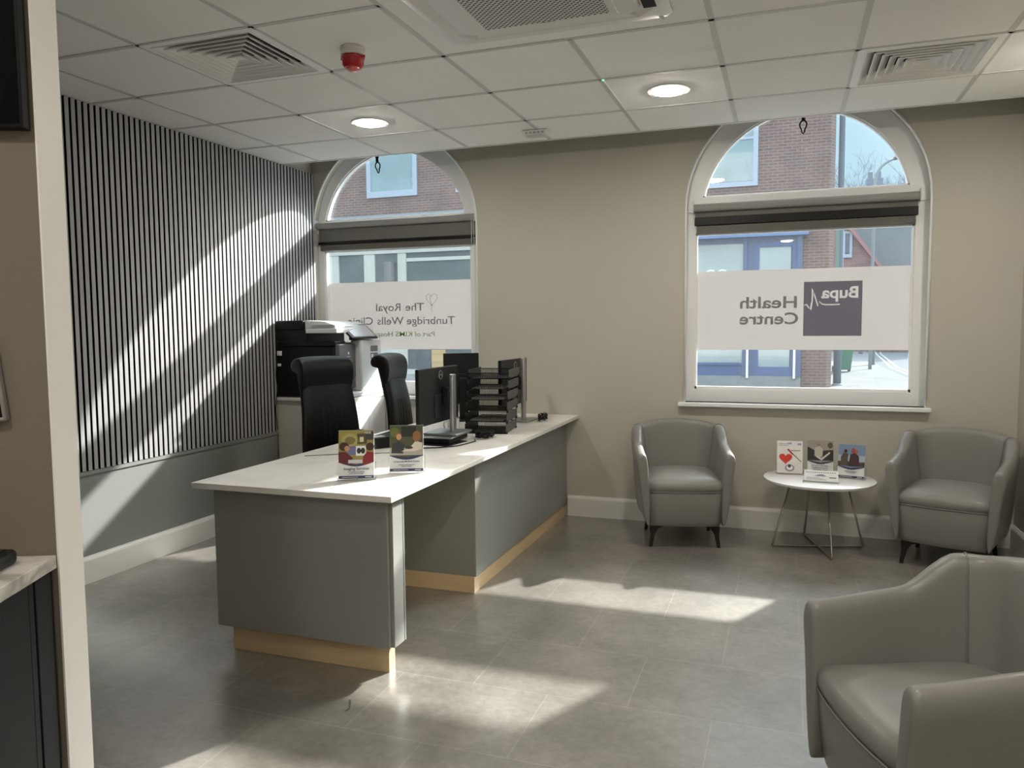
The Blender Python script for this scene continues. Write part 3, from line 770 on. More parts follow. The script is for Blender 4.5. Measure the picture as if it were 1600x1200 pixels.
# ------------------------------------------------------------------ round side table
TX = 1.098
def side_table():
    t = thing('side_table', 'round white side table on crossed nickel rod legs', 'table', (TX+.02, 1.20, 0), R(15))
    # rod frames: two trapezoids crossing
    r = .0065
    for k in range(2):
        a = R(0 if k == 0 else 90)
        c, s = math.cos(a), math.sin(a)
        top, bot = .17, .285
        P = lambda d, z: Vector((d*c, d*s, z))
        pts = [P(-top, .42), P(-bot+.01, .022), P(-bot+.004, .012), P(-bot+.012, .0075), P(-.1, .0075), P(.1, .0075), P(bot-.012, .0075), P(bot-.004, .012), P(bot-.01, .022), P(top, .42)]
        if k: pts = [p+Vector((0, 0, 0 if p.z > .02 else .0)) for p in pts]
        MB().tube(pts, r, 8).build('rod_leg_frame', STEEL, t, smooth=True)
    MB().lathe([(0, .422), (.323, .422), (.328, .426), (.330, .432), (.330, .438), (.327, .440), (0, .440)], seg=64).build('tabletop', TABW, t, smooth='auto')
    MB().cyl((0, 0, .414), (0, 0, .423), .19, seg=32).build('mounting_plate', WHITE, t)
side_table()

# leaflets: flat pictures built as coloured shapes on card
def flat(mb, m, poly, y): 
    mb.use(m); mb.prism(poly, y, y-.0004, 'y')
def ell(cx, cz, a, b, n=16): return [(cx+a*math.cos(2*PI*k/n), cz+b*math.sin(2*PI*k/n)) for k in range(n)]
_mc = {}
def pm(r, g, b):
    k = (r, g, b)
    if k not in _mc: _mc[k] = mat('print ink %d %d %d' % k, lin(r, g, b), .45)
    return _mc[k]
NAVY = pm(45, 48, 95)
def holder(name, label, loc, rz, wd, ht, pic, lines, lean=R(12), group='leaflet holders', card_h=None):
    """clear holder with a stack of leaflets; local front = -Y"""
    t = thing(name, label, 'leaflets', loc, rz, group)
    Ml = Matrix.Rotation(-lean, 4, 'X')
    hw = wd/2; pocket = ht*.36
    mb = MB()
    mb.box(-hw-.006, hw+.006, .022, .0245, .002, ht*.80, Ml); mb.box(-hw-.006, hw+.006, -.0245, -.022, .002, pocket, Ml)
    for s in (-1, 1): mb.box(s*(hw+.006)-.00125, s*(hw+.006)+.00125, -.0245, .0245, .002, pocket, Ml)
    mb.box(-hw-.007, hw+.007, -.026, .05, 0, .0025)
    mb.build('acrylic_stand', ACR, t)
    c = MB().box(-hw, hw, -.020, -.010, .004, ht, Ml).build('leaflet', PAPER, t)
    mb = MB(); pic(mb, hw, ht)
    ob = mb.build('cover_picture', None, c)
    for v in ob.data.vertices: v.co = Ml @ v.co
    for k, (txt, size, z, col, *px_) in enumerate(lines):
        me_o = text_obj('cover_text', txt, size, col, c, (0, 0, 0), rot=(0, 0, 0), align='CENTER', depth=.0002, bold=.0002)
        Mt = Ml @ Matrix.Translation((px_[0] if px_ else 0, -.0222, z)) @ Matrix.Rotation(PI/2, 4, 'X')
        me_o.data.transform(Mt)
    return t
Y0 = -.0204
def rect(x0, x1, z0, z1): return [(x0, z0), (x1, z0), (x1, z1), (x0, z1)]
def swoosh(mb, hw, ht, z, c=NAVY):
    pts = [(hw*(-1+2*k/12), z-.018*math.sin(PI*k/12)) for k in range(13)]
    flat(mb, c, pts+[(hw, z+.004), (0, z-.010), (-hw, z+.004)], Y0-.001)
def pic_base(mb, hw, ht, z, sky):
    pts = [(hw*(-1+2*k/12), z-.017*math.sin(PI*k/12)) for k in range(13)]
    flat(mb, sky, pts+[(hw, ht-.001), (-hw, ht-.001)], Y0)
    bar = rect(-hw, hw, .005, .005+ht*.055); flat(mb, NAVY, bar, Y0)
    flat(mb, pm(215, 215, 225), rect(-hw*.8, hw*.1, .005+ht*.02, .005+ht*.032), Y0-.0006); flat(mb, pm(215, 215, 225), rect(hw*.5, hw*.85, .005+ht*.018, .005+ht*.036), Y0-.0006)
def pic_imaging(mb, hw, ht):
    z = ht*.35; pic_base(mb, hw, ht, z, pm(150, 138, 70))
    y = Y0-.0006
    flat(mb, pm(170, 160, 95), ell(-hw*.35, ht*.80, hw*.5, ht*.13), y); flat(mb, pm(120, 112, 60), ell(-hw*.35, ht*.79, hw*.3, ht*.08), y-.0005)
    flat(mb, pm(75, 70, 45), rect(hw*.05, hw*.6, ht*.72, ht*.93), y); flat(mb, pm(215, 205, 160), rect(hw*.2, hw*.42, ht*.76, ht*.86), y-.0005)
    flat(mb, pm(55, 55, 55), rect(hw*.55, hw*.98, ht*.80, ht*.97), y-.0005)
    flat(mb, pm(105, 105, 150), rect(-hw*.5, 0, ht*.50, ht*.67), y-.0005)
    flat(mb, pm(225, 225, 225), rect(-hw*.02, hw*.55, ht*.48, ht*.68), y-.001)
    flat(mb, pm(40, 40, 40), ell(hw*.15, ht*.58, hw*.12, ht*.06), y-.0015); flat(mb, pm(40, 40, 40), ell(hw*.38, ht*.58, hw*.12, ht*.06), y-.0015)
    flat(mb, pm(95, 25, 30), [(-hw, z), (-hw*.25, z-.012), (-hw*.2, ht*.44), (-hw*.6, ht*.56), (-hw, ht*.56)], y-.002)
    flat(mb, pm(60, 30, 25), ell(-hw*.68, ht*.67, hw*.28, ht*.085), y-.0025); flat(mb, pm(190, 140, 110), ell(-hw*.52, ht*.63, hw*.15, ht*.055), y-.003)
    flat(mb, pm(125, 30, 35), [(hw*.35, z-.014), (hw, z), (hw, ht*.54), (hw*.62, ht*.56), (hw*.4, ht*.47)], y-.002)
    flat(mb, pm(60, 30, 25), ell(hw*.78, ht*.66, hw*.24, ht*.08), y-.0025)
    flat(mb, pm(190, 190, 195), rect(-hw*.45, hw*.35, ht*.33, ht*.40), y-.0022)
    swoosh(mb, hw, ht, z)
def pic_consult(mb, hw, ht):
    z = ht*.35; pic_base(mb, hw, ht, z, pm(70, 75, 45))
    y = Y0-.0006
    flat(mb, pm(30, 35, 30), rect(-hw*.3, hw*.6, ht*.75, ht*.97), y)
    flat(mb, pm(95, 105, 45), ell(-hw*.7, ht*.85, hw*.28, ht*.1), y)
    flat(mb, pm(165, 160, 150), rect(-hw, hw, z+.002, ht*.52), y-.0004)
    flat(mb, pm(45, 45, 50), [(-hw*.9, z+.012), (-hw*.2, z+.01), (-hw*.1, ht*.58), (-hw*.45, ht*.66), (-hw*.85, ht*.60)], y-.001)
    flat(mb, pm(195, 140, 110), ell(-hw*.45, ht*.75, hw*.16, ht*.065), y-.0015); flat(mb, pm(150, 90, 50), ell(-hw*.48, ht*.79, hw*.17, ht*.045), y-.001)
    flat(mb, pm(205, 195, 180), [(-hw*.3, ht*.44), (hw*.5, z+.02), (hw*.95, z+.03), (hw*.95, ht*.62), (hw*.55, ht*.66), (hw*.2, ht*.52)], y-.002)
    flat(mb, pm(140, 95, 60), ell(hw*.62, ht*.76, hw*.25, ht*.12), y-.0025)
    flat(mb, pm(40, 42, 46), ell(hw*.15, ht*.52, hw*.25, ht*.03), y-.0026)
    swoosh(mb, hw, ht, z)
def pic_heart(mb, hw, ht):
    flat(mb, pm(228, 226, 224), rect(-hw, hw, .005, ht-.001), Y0)
    y = Y0-.0006
    P = []
    for k in range(28):
        a = 2*PI*k/28
        P.append((-hw*.32+hw*.52*(math.sin(a)**3), ht*.47+ht*.17*(13*math.cos(a)-5*math.cos(2*a)-2*math.cos(3*a)-math.cos(4*a))/15))
    flat(mb, pm(205, 55, 40), P, y)
    flat(mb, pm(150, 150, 150), ell(hw*.0, ht*.18, hw*.38, ht*.11), y-.0005); flat(mb, pm(235, 235, 235), ell(hw*.0, ht*.19, hw*.25, ht*.07), y-.001); flat(mb, pm(60, 60, 60), ell(-hw*.02, ht*.24, hw*.12, ht*.05), y-.0015)
    bar = lambda a, b, w_: [(a[0]-w_, a[1]), (a[0]+w_, a[1]+w_), (b[0]+w_, b[1]), (b[0]-w_, b[1]-w_)]
    flat(mb, pm(170, 45, 50), bar((-hw*.15, ht*.74), (hw*.25, ht*.60), .0045), y-.0005); flat(mb, pm(50, 50, 55), bar((hw*.25, ht*.60), (hw*.9, ht*.38), .002), y-.0005)
    flat(mb, pm(170, 45, 50), bar((hw*.9, ht*.35), (hw*.35, ht*.25), .004), y-.0005); flat(mb, pm(110, 110, 115), rect(hw*.1, hw*.8, ht*.70, ht*.72), y-.0005)
    flat(mb, pm(120, 150, 200), rect(hw*.6, hw*.9, ht*.88, ht*.93), y-.0005)
    for k in range(2): flat(mb, pm(160, 165, 180), rect(-hw*.85, hw*(.1-.2*k), ht*(.90-.05*k), ht*(.915-.05*k)), y-.0005)
def pic_hat(mb, hw, ht):
    z = ht*.38; pic_base(mb, hw, ht, z, pm(150, 145, 135))
    y = Y0-.0006
    flat(mb, pm(42, 38, 34), [(-hw, z+.004), (hw, z+.004), (hw, ht*.72), (hw*.4, ht*.70), (-hw*.3, ht*.66), (-hw, ht*.80)], y)
    flat(mb, pm(80, 74, 62), ell(hw*.75, ht*.85, hw*.2, ht*.09), y); flat(mb, pm(185, 178, 165), [(-hw*.45, ht*.52), (hw*.15, ht*.50), (hw*.2, ht*.74), (-hw*.1, ht*.82), (-hw*.45, ht*.76)], y-.001)
    flat(mb, pm(150, 140, 125), ell(-hw*.15, ht*.90, hw*.26, ht*.03), y-.002); flat(mb, pm(125, 112, 98), ell(-hw*.14, ht*.87, hw*.12, ht*.05), y-.0015)
    flat(mb, pm(200, 195, 185), [(-hw*.35, ht*.50), (hw*.1, ht*.40), (hw*.75, ht*.62), (hw*.7, ht*.66), (hw*.1, ht*.47), (-hw*.3, ht*.56)], y-.0022)
    swoosh(mb, hw, ht, z)
def pic_hikers(mb, hw, ht):
    z = ht*.35; pic_base(mb, hw, ht, z, pm(120, 140, 170))
    y = Y0-.0006
    flat(mb, pm(170, 180, 195), rect(-hw, hw, ht*.50, ht*.68), y); flat(mb, pm(70, 65, 55), [(-hw, z+.004), (hw, z+.004), (hw, ht*.50), (hw*.3, ht*.46), (-hw*.5, ht*.52), (-hw, ht*.48)], y-.0004)
    flat(mb, pm(85, 75, 62), [(-hw*.75, z+.006), (-hw*.3, z+.002), (-hw*.25, ht*.72), (-hw*.6, ht*.74), (-hw*.8, ht*.62)], y-.001)
    flat(mb, pm(60, 40, 35), ell(-hw*.45, ht*.79, hw*.12, ht*.055), y-.0015)
    flat(mb, pm(65, 40, 45), [(-hw*.2, z), (hw*.6, z+.004), (hw*.55, ht*.66), (hw*.25, ht*.76), (-hw*.1, ht*.70)], y-.0012)
    flat(mb, pm(150, 75, 50), ell(hw*.12, ht*.82, hw*.15, ht*.07), y-.002); flat(mb, pm(170, 90, 60), ell(hw*.33, ht*.79, hw*.13, ht*.065), y-.0018)
    swoosh(mb, hw, ht, z)
TXT = pm(70, 72, 95)
g = 'leaflets in clear stands on the desk'
holder('leaflet_holder', 'clear stand of imaging services leaflets showing two staff in red, on the desk', (-.825, -1.075, .75), R(25), .150, .212, pic_imaging,
       [('Imaging Services', .0165, .041, TXT), ('for outpatients and referrals', .006, .031, TXT), ('at our clinic and hospital', .006, .024, TXT), ('NHS', .013, .196, PAPER, .050)], group=g)
holder('leaflet_holder', 'clear stand of medical centre leaflets showing two people talking, on the desk', (-.695, -.86, .75), R(23), .150, .212, pic_consult,
       [('Crossroads Medical Centre', .0105, .045, TXT), ('outpatient appointments and', .006, .032, TXT), ('diagnostic services', .006, .025, TXT)], group=g)
g = 'leaflets in clear stands on the side table'
TC = Vector((TX+.02, 1.20))
holder('leaflet_holder', 'clear stand of white leaflets with a red heart and stethoscope, on the side table', (.945, 1.285, .44), R(2), .155, .212, pic_heart,
       [('NHS', .012, .193, pm(70, 90, 160))], group=g)
holder('leaflet_holder', 'clear stand of leaflets picturing a man in a sun hat, middle of the side table', (1.130, 1.335, .44), R(-1), .155, .218, pic_hat,
       [('Celebrating', .0105, .062, TXT), ('75 years of providing', .0115, .049, TXT), ('exceptional care for', .0115, .036, TXT), ('the people of Kent', .0115, .023, TXT)], group=g)
holder('leaflet_holder', 'clear stand of leaflets picturing two hikers against the sky, on the side table', (1.305, 1.235, .44), R(-14), .155, .212, pic_hikers,
       [('Self-paying?', .0095, .055, TXT), ('fast access to treatment and', .006, .043, TXT), ('care when you need it', .006, .035, TXT)], group=g)
def booklet():
    t = thing('leaflet_dispenser', 'low clear dispenser of landscape leaflets at the front of the side table', 'leaflets', (1.125, 1.045, .44), R(-2))
    Ml = Matrix.Rotation(-R(50), 4, 'X')
    MB().box(-.105, .105, -.055, .045, 0, .003).box(-.10, .10, .0, .004, 0, .09, Ml).build('acrylic_stand', ACR, t)
    c = MB().box(-.097, .097, -.010, -.001, .006, .088, Ml).build('leaflet', PAPER, t)
    mb = MB()
    for k in range(14): flat(mb, pm(110, 110, 125), rect(-.088+k*.0125, -.081+k*.0125, .068, .075), -.0103)
    flat(mb, pm(130, 135, 160), [(-.04, .042), (-.01, .058), (.012, .058), (.03, .042)], -.0103)
    flat(mb, pm(70, 75, 90), rect(.045, .085, .030, .037), -.0103)
    for k in range(3): flat(mb, pm(150, 150, 165), rect(-.085, .03-.02*k, .014+.008*k, .017+.008*k), -.0103)
    o = mb.build('cover_picture', None, c)
    for v in o.data.vertices: v.co = Ml @ v.co
booklet()

# ------------------------------------------------------------------ office chairs
def office_chair(label, loc, rz, group='black office chairs behind the desk'):
    """local front = -Y"""
    t = thing('office_chair', label, 'office chair', loc, rz, group); t.scale = (1, 1, .975)
    def sheet(zs, ycurve, wcurve, thick, nx=12):
        rings = []
        for z in zs:
            w_ = wcurve(z); y = ycurve(z); th = thick(z)
            ring = []
            for k in range(nx+1):
                u = -1+2*k/nx; e_ = (1-abs(u)**4)**.5 if abs(u) < 1 else 0
                ring.append((u*w_, y-.025*(abs(u)**2)-th*.5*e_, z))
            for k in range(nx-1, 0, -1):
                u = -1+2*k/nx; e_ = (1-abs(u)**4)**.5
                ring.append((u*w_, y-.025*(abs(u)**2)+th*.5*e_, z))
            rings.append(ring)
        return rings
    yc = lambda z: .215+.075*((z-.45)/.8)+.05*math.sin(max(0, min(1, (z-.45)/.8))*PI)*-.6+.06*max(0, (z-.9))
    zs = [.40, .42, .46]+[.46+.78*k/20 for k in range(1, 20)]+[1.225, 1.24]
    wc = lambda z: (.235-.045*max(0, (z-.75))/.5)*(.90 if z in (.40, 1.24) else 1)
    MB().loft(sheet(zs, yc, wc, lambda z: .035 if z in (.40, 1.24) else .075)).build('backrest', BLKL, t, smooth=True, sub=1)
    # pleats of the backrest front
    for u in (-.4, -.13, .13, .4):
        pts = [(u*.2*(1-.15*k/8), yc(.55+.42*k/8)-.035-.025*u*u*.2, .55+.42*k/8) for k in range(9)]
        MB().tube(pts, [.002]+[.007]*7+[.002], 6).build('pleat', BLKL, t, smooth=True)
    # headrest roll wrapping over the top and down the front
    prof = []
    for k in range(15):
        a = PI*(-.15+1.3*k/14)
        prof.append((.055*math.cos(a), .050*math.sin(a)))
    def hr(u):
        s_ = 1-.10*abs(u)**3; x = u*.20
        yb = yc(1.2)-.022*u*u
        sec = [(yb+.055, 1.165), (yb+.068, 1.20), (yb+.060, 1.235), (yb+.028, 1.258), (yb-.02, 1.262), (yb-.062, 1.238), (yb-.082, 1.19), (yb-.080, 1.12), (yb-.068, 1.055), (yb-.052, 1.025), (yb-.032, 1.03), (yb-.028, 1.10), (yb-.022, 1.16), (yb+.01, 1.17)]
        cy, cz = yb, 1.15
        return [(x, cy+(y-cy)*s_, cz+(z-cz)*s_) for y, z in sec]
    us = [-1, -.97, -.9]+[-.8+1.6*k/8 for k in range(9)]+[.9, .97, 1]
    rg = []
    for i, u in enumerate(us):
        r = hr(u)
        if abs(u) == 1: 
            c_ = Vector((sum(p[0] for p in r)/len(r), sum(p[1] for p in r)/len(r), sum(p[2] for p in r)/len(r)))
            r = [tuple(c_+(Vector(p)-c_)*.75) for p in r]
        rg.append(r)
    MB().loft(rg).build('headrest', BLKL, t, smooth=True, sub=1)
    # seat
    def sq(s_, z, n=28):
        return [(.25*s_*abs(math.cos(a))**.5*(1 if math.cos(a) > 0 else -1), -.03+.235*s_*abs(math.sin(a))**.5*(1 if math.sin(a) > 0 else -1), z) for a in [2*PI*k/n for k in range(n)]]
    MB().loft([sq(.85, .40), sq(.96, .41), sq(1, .44), sq(.98, .475), sq(.9, .492), sq(.6, .50), sq(.2, .50)]).build('seat', BLKL, t, smooth=True)
    for s in (-1, 1):
        MB().tube([(s*.24, .15, .43), (s*.275, .13, .50), (s*.28, .10, .62), (s*.28, -.10, .645), (s*.28, -.14, .60), (s*.27, -.12, .46), (s*.24, -.10, .42)], .014, 8).build('armrest', BLK, t, smooth=True)
    MB().cyl((0, 0, .10), (0, 0, .30), .028).cyl((0, 0, .30), (0, 0, .40), .018).box(-.10, .10, -.1, .1, .385, .405).build('gas_lift', LEG, t, smooth='auto')
    for k in range(5):
        a = 2*PI*k/5+.3; c, s = math.cos(a), math.sin(a)
        sp = MB().tube([(0, 0, .11), (c*.15, s*.15, .095), (c*.29, s*.29, .07)], [.026, .02, .014], 8).build('base_spoke', LEG, t, smooth=True)
        MB().cyl((c*.29-s*.022, s*.29+c*.022, .029), (c*.29+s*.022, s*.29-c*.022, .029), .028, seg=16).cyl((c*.29, s*.29, .03), (c*.29, s*.29, .075), .008, seg=8).build('castor', BLK, sp, smooth='auto')
    return t
ch1 = office_chair('black leather office chair at the near end of the desk, headrest towards the slatted wall', (-1.595, .16, 0), R(70))
dup(ch1, (-1.43, .89, 0), R(98), 'black leather office chair seen side on before the window by the slatted wall')

# ------------------------------------------------------------------ cupboard with printer
def cupboard():
    t = thing('low_cupboard', 'off white low cupboard under the black and grey printer', 'cupboard', (-2.42, 1.2, 0))
    L = dict(parent=t, loc=(2.42, -1.2, 0))
    MB().box(-2.725, -2.11, .97, 1.50, .07, .86).build('carcass', CABW, bevel=.002, **L)
    MB().box(-2.73, -2.10, .955, 1.505, .861, .885).build('cupboard_top', WHITE, bevel=.002, **L)
    for k, (a, b) in enumerate(((.973, 1.232), (1.238, 1.497))):
        d = MB().box(-2.11, -2.094, a, b, .075, .855).build('door', WHITE, bevel=.001, **L)
        MB().cyl((-2.085, 1.21 if k == 0 else 1.26, .5), (-2.085, 1.21 if k == 0 else 1.26, .62), .005, seg=8).build('handle', STEEL, d)
    MB().box(-2.70, -2.13, .99, 1.48, 0, .07).build('plinth', BLK, **L)
cupboard()
def printer():
    t = thing('multifunction_printer', 'large black and grey office printer with tilted touch screen on the low cupboard', 'printer', (-2.42, 1.2, .885))
    L = dict(parent=t, loc=(2.42, -1.2, -.885))
    MB().box(-2.715, -2.21, .96, 1.50, .888, 1.27).build('printer_body', PRD, bevel=.01, **L)
    MB().box(-2.70, -2.20, .955, 1.10, 1.27, 1.305).box(-2.5, -2.20, 1.10, 1.5, 1.27, 1.29).build('output_tray', PRD, bevel=.004, **L)
    MB().box(-2.71, -2.45, .96, 1.50, 1.26, 1.40).build('scanner_neck', PRD, bevel=.01, **L)
    MB().box(-2.71, -2.19, .965, 1.50, 1.365, 1.40).build('scanner_bed', PRW, bevel=.005, **L)
    MB().box(-2.715, -2.47, .955, 1.20, 1.385, 1.462).build('document_feeder', PRD, bevel=.014, **L)
    MB().prism([(-2.47, 1.40), (-2.21, 1.40), (-2.21, 1.425), (-2.30, 1.452), (-2.47, 1.462)], .98, 1.45, 'y').build('feeder_lid', PRW, bevel=.006, **L)
    MB().box(-2.40, -2.215, .964, 1.40, 1.425, 1.43).build('paper_guide', PRW, **L)
    MB().box(-2.208, -2.17, .965, 1.34, 1.03, 1.285).build('front_door', PRG, bevel=.008, **L)
    MB().box(-2.208, -2.172, .965, 1.34, .955, 1.022).build('paper_drawer', PRG, bevel=.005, **L)
    MB().box(-2.215, -2.12, 1.19, 1.50, .925, 1.315).build('side_tower', PRW, bevel=.014, seg=3, **L)
    MB().box(-2.235, -2.10, .95, 1.505, .888, .925).build('base_tray', PRW, bevel=.006, **L)
    mb = MB().box(-2.1205, -2.119, 1.33, 1.44, 1.22, 1.265).box(-2.1205, -2.119, 1.33, 1.44, 1.165, 1.21); mb.build('sticker', PRG, **L)
    MB().box(-2.1205, -2.1185, 1.34, 1.37, 1.172, 1.20).build('label_patch', PRW, **L)
    mb = MB(); mb.cyl((-2.1695, 1.09, 1.215), (-2.168, 1.09, 1.215), .011, seg=16).box(-2.1695, -2.168, 1.065, 1.115, 1.187, 1.191); mb.build('logo', WHITE, **L)
    Mt = Matrix.Translation((-2.17, 1.26, 1.375)) @ Matrix.Rotation(R(-12), 4, 'Z') @ Matrix.Rotation(R(38), 4, 'Y')
    p = MB().box(-.085, .085, -.16, .13, -.008, .008, Mt).build('control_panel', PRD, bevel=.005, **L)
    MB().box(-.07, .07, -.125, .115, .0085, .0095, Mt).build('touch_screen', mat('grey reflective panel', (.42, .43, .46), .2), p)
    MB().box(-2.23, -2.15, 1.2, 1.3, 1.31, 1.36).build('panel_arm', PRD, bevel=.004, **L)
    MB().tube([(-2.68, .955, 1.22), (-2.70, .945, 1.18), (-2.715, .95, 1.05), (-2.71, .955, .95), (-2.72, .94, .80), (-2.71, .94, .64)], .003, 6).build('power_lead', BLK, **L)
    MB().box(-2.70, -2.665, .950, .962, 1.20, 1.235).box(-2.70, -2.675, .952, .962, 1.12, 1.14).build('socket', WHITE, **L)
printer()

# ------------------------------------------------------------------ desk equipment
def monitor(name, label, loc, rz, w_, h_, zc, tall, off=.0, colm=SILV, badge=True, group=None, tilt=0, pane_yaw=0):
    """local: screen faces -X; stand column on +X side"""
    t = thing(name, label, 'monitor', loc, rz, group)
    Mt = Matrix.Translation((-.05, off, zc)) @ Matrix.Rotation(R(pane_yaw), 4, 'Z') @ Matrix.Rotation(R(tilt), 4, 'Y')
    MB().box(-.012, .012, -w_/2, w_/2, -h_/2, h_/2, Mt).build('monitor_shell', MON, t, bevel=.004)
    MB().box(-.0135, -.0115, -w_/2+.006, w_/2-.006, -h_/2+.012, h_/2-.006, Mt).build('screen', SCR, t)
    MB().box(.011, .018, -w_*.14, w_*.14, -h_*.40, h_*.02, Mt).build('rear_housing', MON, t, bevel=.003)
    if badge:
        mb = MB()
        Mb = Mt @ Matrix.Translation((.0145, w_*.02, h_*.30+.02))
        P = [Mb @ Vector((0, .024*math.cos(2*PI*k/24), .024*math.sin(2*PI*k/24))) for k in range(24)]
        mb.tube(P, .0022, 6, closed=True); mb.build('round_badge', SILV, t)
    MB().box(-.03, .008, -.035, .035, zc-.05, zc+.04).build('mount', MON, t, bevel=.004)
    MB().box(.006, .030, -.026, .026, .012, tall).build('stand_column', colm, t, bevel=.006)
    MB().box(-.12, .09, -.115, .115, .0, .014).build('stand_base', colm, t, bevel=.005)
    return t
m1 = monitor('monitor', 'dark monitor with a round badge and silver stand, nearest on the desk', (-.915, .12, .789), R(0), .53, .315, .228, .345, off=-.055)
for s, (txt, dy) in enumerate((('DELL', 0),)):
    me = text_mesh(txt, .0135, .0003, 'CENTER'); me.materials.clear(); me.materials.append(SILV)
    o = bpy.data.objects.new('badge_lettering', me); C.objects.link(o); o.parent = m1
    me.transform(Matrix.Translation((-.0345, -.055+.0106, .228+.315*.30+.0155)) @ Matrix.Rotation(PI/2, 4, 'Z') @ Matrix.Rotation(PI/2, 4, 'X'))
monitor('monitor', 'upright black monitor standing behind the badged monitor, before the window', (-1.22, 1.02, .75), R(-58), .25, .36, .29, .30, colm=MON, badge=False)
monitor('monitor', 'far monitor on a silver stand behind the letter trays', (-.815, 1.10, .75), R(0), .53, .32, .27, .44, off=-.02)
# docking station under the near monitor
def dock():
    t = thing('docking_station', 'flat black docking station under the near monitor stand', 'docking station', (-.935, .07, .755), R(2))
    MB().box(-.10, .09, -.13, .15, 0, .026).build('dock_case', BLK, t, bevel=.004)
    MB().box(-.105, .10, -.135, .155, .027, .033).build('dock_lid', SILV, t, bevel=.002)
dock()
def tray(i):
    t = thing('letter_tray', '', 'letter tray', (-.835, .575+.012*i, .752+.066*i), R(8), 'stacked black mesh letter trays')
    w_, d_, h_ = .255, .33, .058
    MB().box(-w_/2, w_/2, -d_/2, d_/2, .004, .007).build('tray_floor', BLKM, t)
    for s in (-1, 1):
        MB().box(s*w_/2-.0015, s*w_/2+.0015, -d_/2, d_/2, .006, h_).build('side_panel', mat('dark grey painted sheet', (.045, .044, .042), .45) if i == 0 and s == -1 else SIDE, t)
    # wire mesh front and back
    for yy in (-d_/2, d_/2):
        mb = MB()
        nx = 26
        for k in range(nx+1):
            x = -w_/2+w_*k/nx; mb.box(x-.0011, x+.0011, yy-.0008, yy+.0008, .004, h_*.62 if yy < 0 else h_*.8)
        for k in range(5):
            z = .006+k*.0078; mb.box(-w_/2, w_/2, yy-.0010, yy+.0010, z-.0011, z+.0011)
        zt = h_*.62 if yy < 0 else h_*.8
        mb.box(-w_/2, w_/2, yy-.003, yy+.003, zt-.003, zt+.003)
        mb.build('wire_mesh_panel', BLKM, t)
    mb = MB()
    for sx_ in (-1, 1):
        for sy_ in (-1, 1): mb.box(sx_*(w_/2)-.006, sx_*(w_/2)+.006, sy_*(d_/2-.02)-.006, sy_*(d_/2-.02)+.006, -.002 if i == 0 else -.0068, .012)
    mb.build('corner_foot', BLKM, t)
    return t
SIDE = mat('charcoal painted sheet', (.06, .058, .055), .5)
pos = ['lowest, resting on the desk', 'second from the bottom of the stack', 'third from the bottom of the stack', 'fourth from the bottom of the stack', 'fifth from the bottom of the stack', 'topmost of the stack']
tr = []
for i in range(6):
    q = tray(i); q['label'] = 'black mesh letter tray on the desk, '+pos[i]; tr.append(q)
    if i in (1, 3, 4):
        o = tag(MB().box(-.105, .105, -.145, .14, 0, .004+.004*(i % 2)).build('paper_stack', PAPER, loc=(-.835, .575+.012*i, .760+.066*i), rz=R(8)), 'thin stack of white paper in the letter tray '+pos[i].replace(' of the stack', '').replace(', resting on the desk', ''), 'paper')
def cables():
    random.seed(3)
    def blob(name, label, c, n, sx_, sy_, h_):
        mb = MB()
        for k in range(n):
            a0 = random.uniform(0, 2*PI); pts = []
            for j in range(12):
                a = a0+j*random.uniform(.35, .6); r = random.uniform(.6, 1)
                pts.append((c[0]+sx_*r*math.cos(a), c[1]+sy_*r*math.sin(a), .757+h_*random.random()*abs(math.sin(j*.7+k))))
            # smooth
            sm_ = []
            for j in range(len(pts)-1):
                for q in (0, .5): sm_.append(tuple(pts[j][i]*(1-q)+pts[j+1][i]*q for i in range(3)))
            mb.tube(sm_, .0028, 6)
        tag(mb.build(name, BLK, smooth=True), label, 'cables')
    blob('cable_bundle', 'tangle of black cables beside the near monitor stand', (-.755, .26, 0), 12, .05, .10, .05)
    blob('cable_bundle', 'tangle of black cables behind the letter trays', (-.665, 1.12, 0), 8, .028, .085, .065)
    tag(MB().tube([(-.78, .16, .7535), (-.75, .10, .7535), (-.76, .0, .7535), (-.78, -.10, .7535), (-.86, -.19, .7535), (-.98, -.24, .7535)], .003, 6).build('power_cable', BLK, smooth=True), 'single black cable looping round the docking station', 'cable')
cables()
def phone():
    t = thing('desk_phone', 'dark grey desk telephone partly hidden by the near monitor', 'telephone', (-1.22, -.22, .75), R(60))
    MB().prism([(-.09, 0), (.09, 0), (.09, .02), (-.09, .06)], -.09, .09, 'x').build('phone_body', PRD, t, bevel=.005)
    hs = MB().tube([(-.075, -.09, .07), (-.075, -.07, .085), (-.075, .05, .085), (-.075, .08, .065)], .016, 8).build('handset', BLK, t, smooth=True)
    MB().box(-.01, .07, .0, .05, .045, .05).build('display', PRW, t)
    return t
phone()
tag(MB().box(-.15, .15, -.11, .11, 0, .004).build('desk_mat', PRD, loc=(-.96, .0, .7505), rz=R(-6), bevel=.001), 'dark flat desk mat under the docking station', 'desk mat')
def mouse():
    t = thing('computer_mouse', 'black computer mouse on the desk behind the leaflets', 'computer mouse', (-1.18, -.40, .75), R(60))
    MB().loft([[(.03*s_*math.cos(a), .052*s_*math.sin(a), z) for a in [2*PI*k/20 for k in range(20)]] for s_, z in ((.95, 0), (1, .008), (.9, .02), (.7, .03), (.35, .036), (.05, .037))]).build('mouse_body', BLK, t, smooth=True)
    MB().cyl((-.003, -.03, .034), (.003, -.03, .034), .007, seg=12).build('scroll_wheel', PRG, t)
mouse()
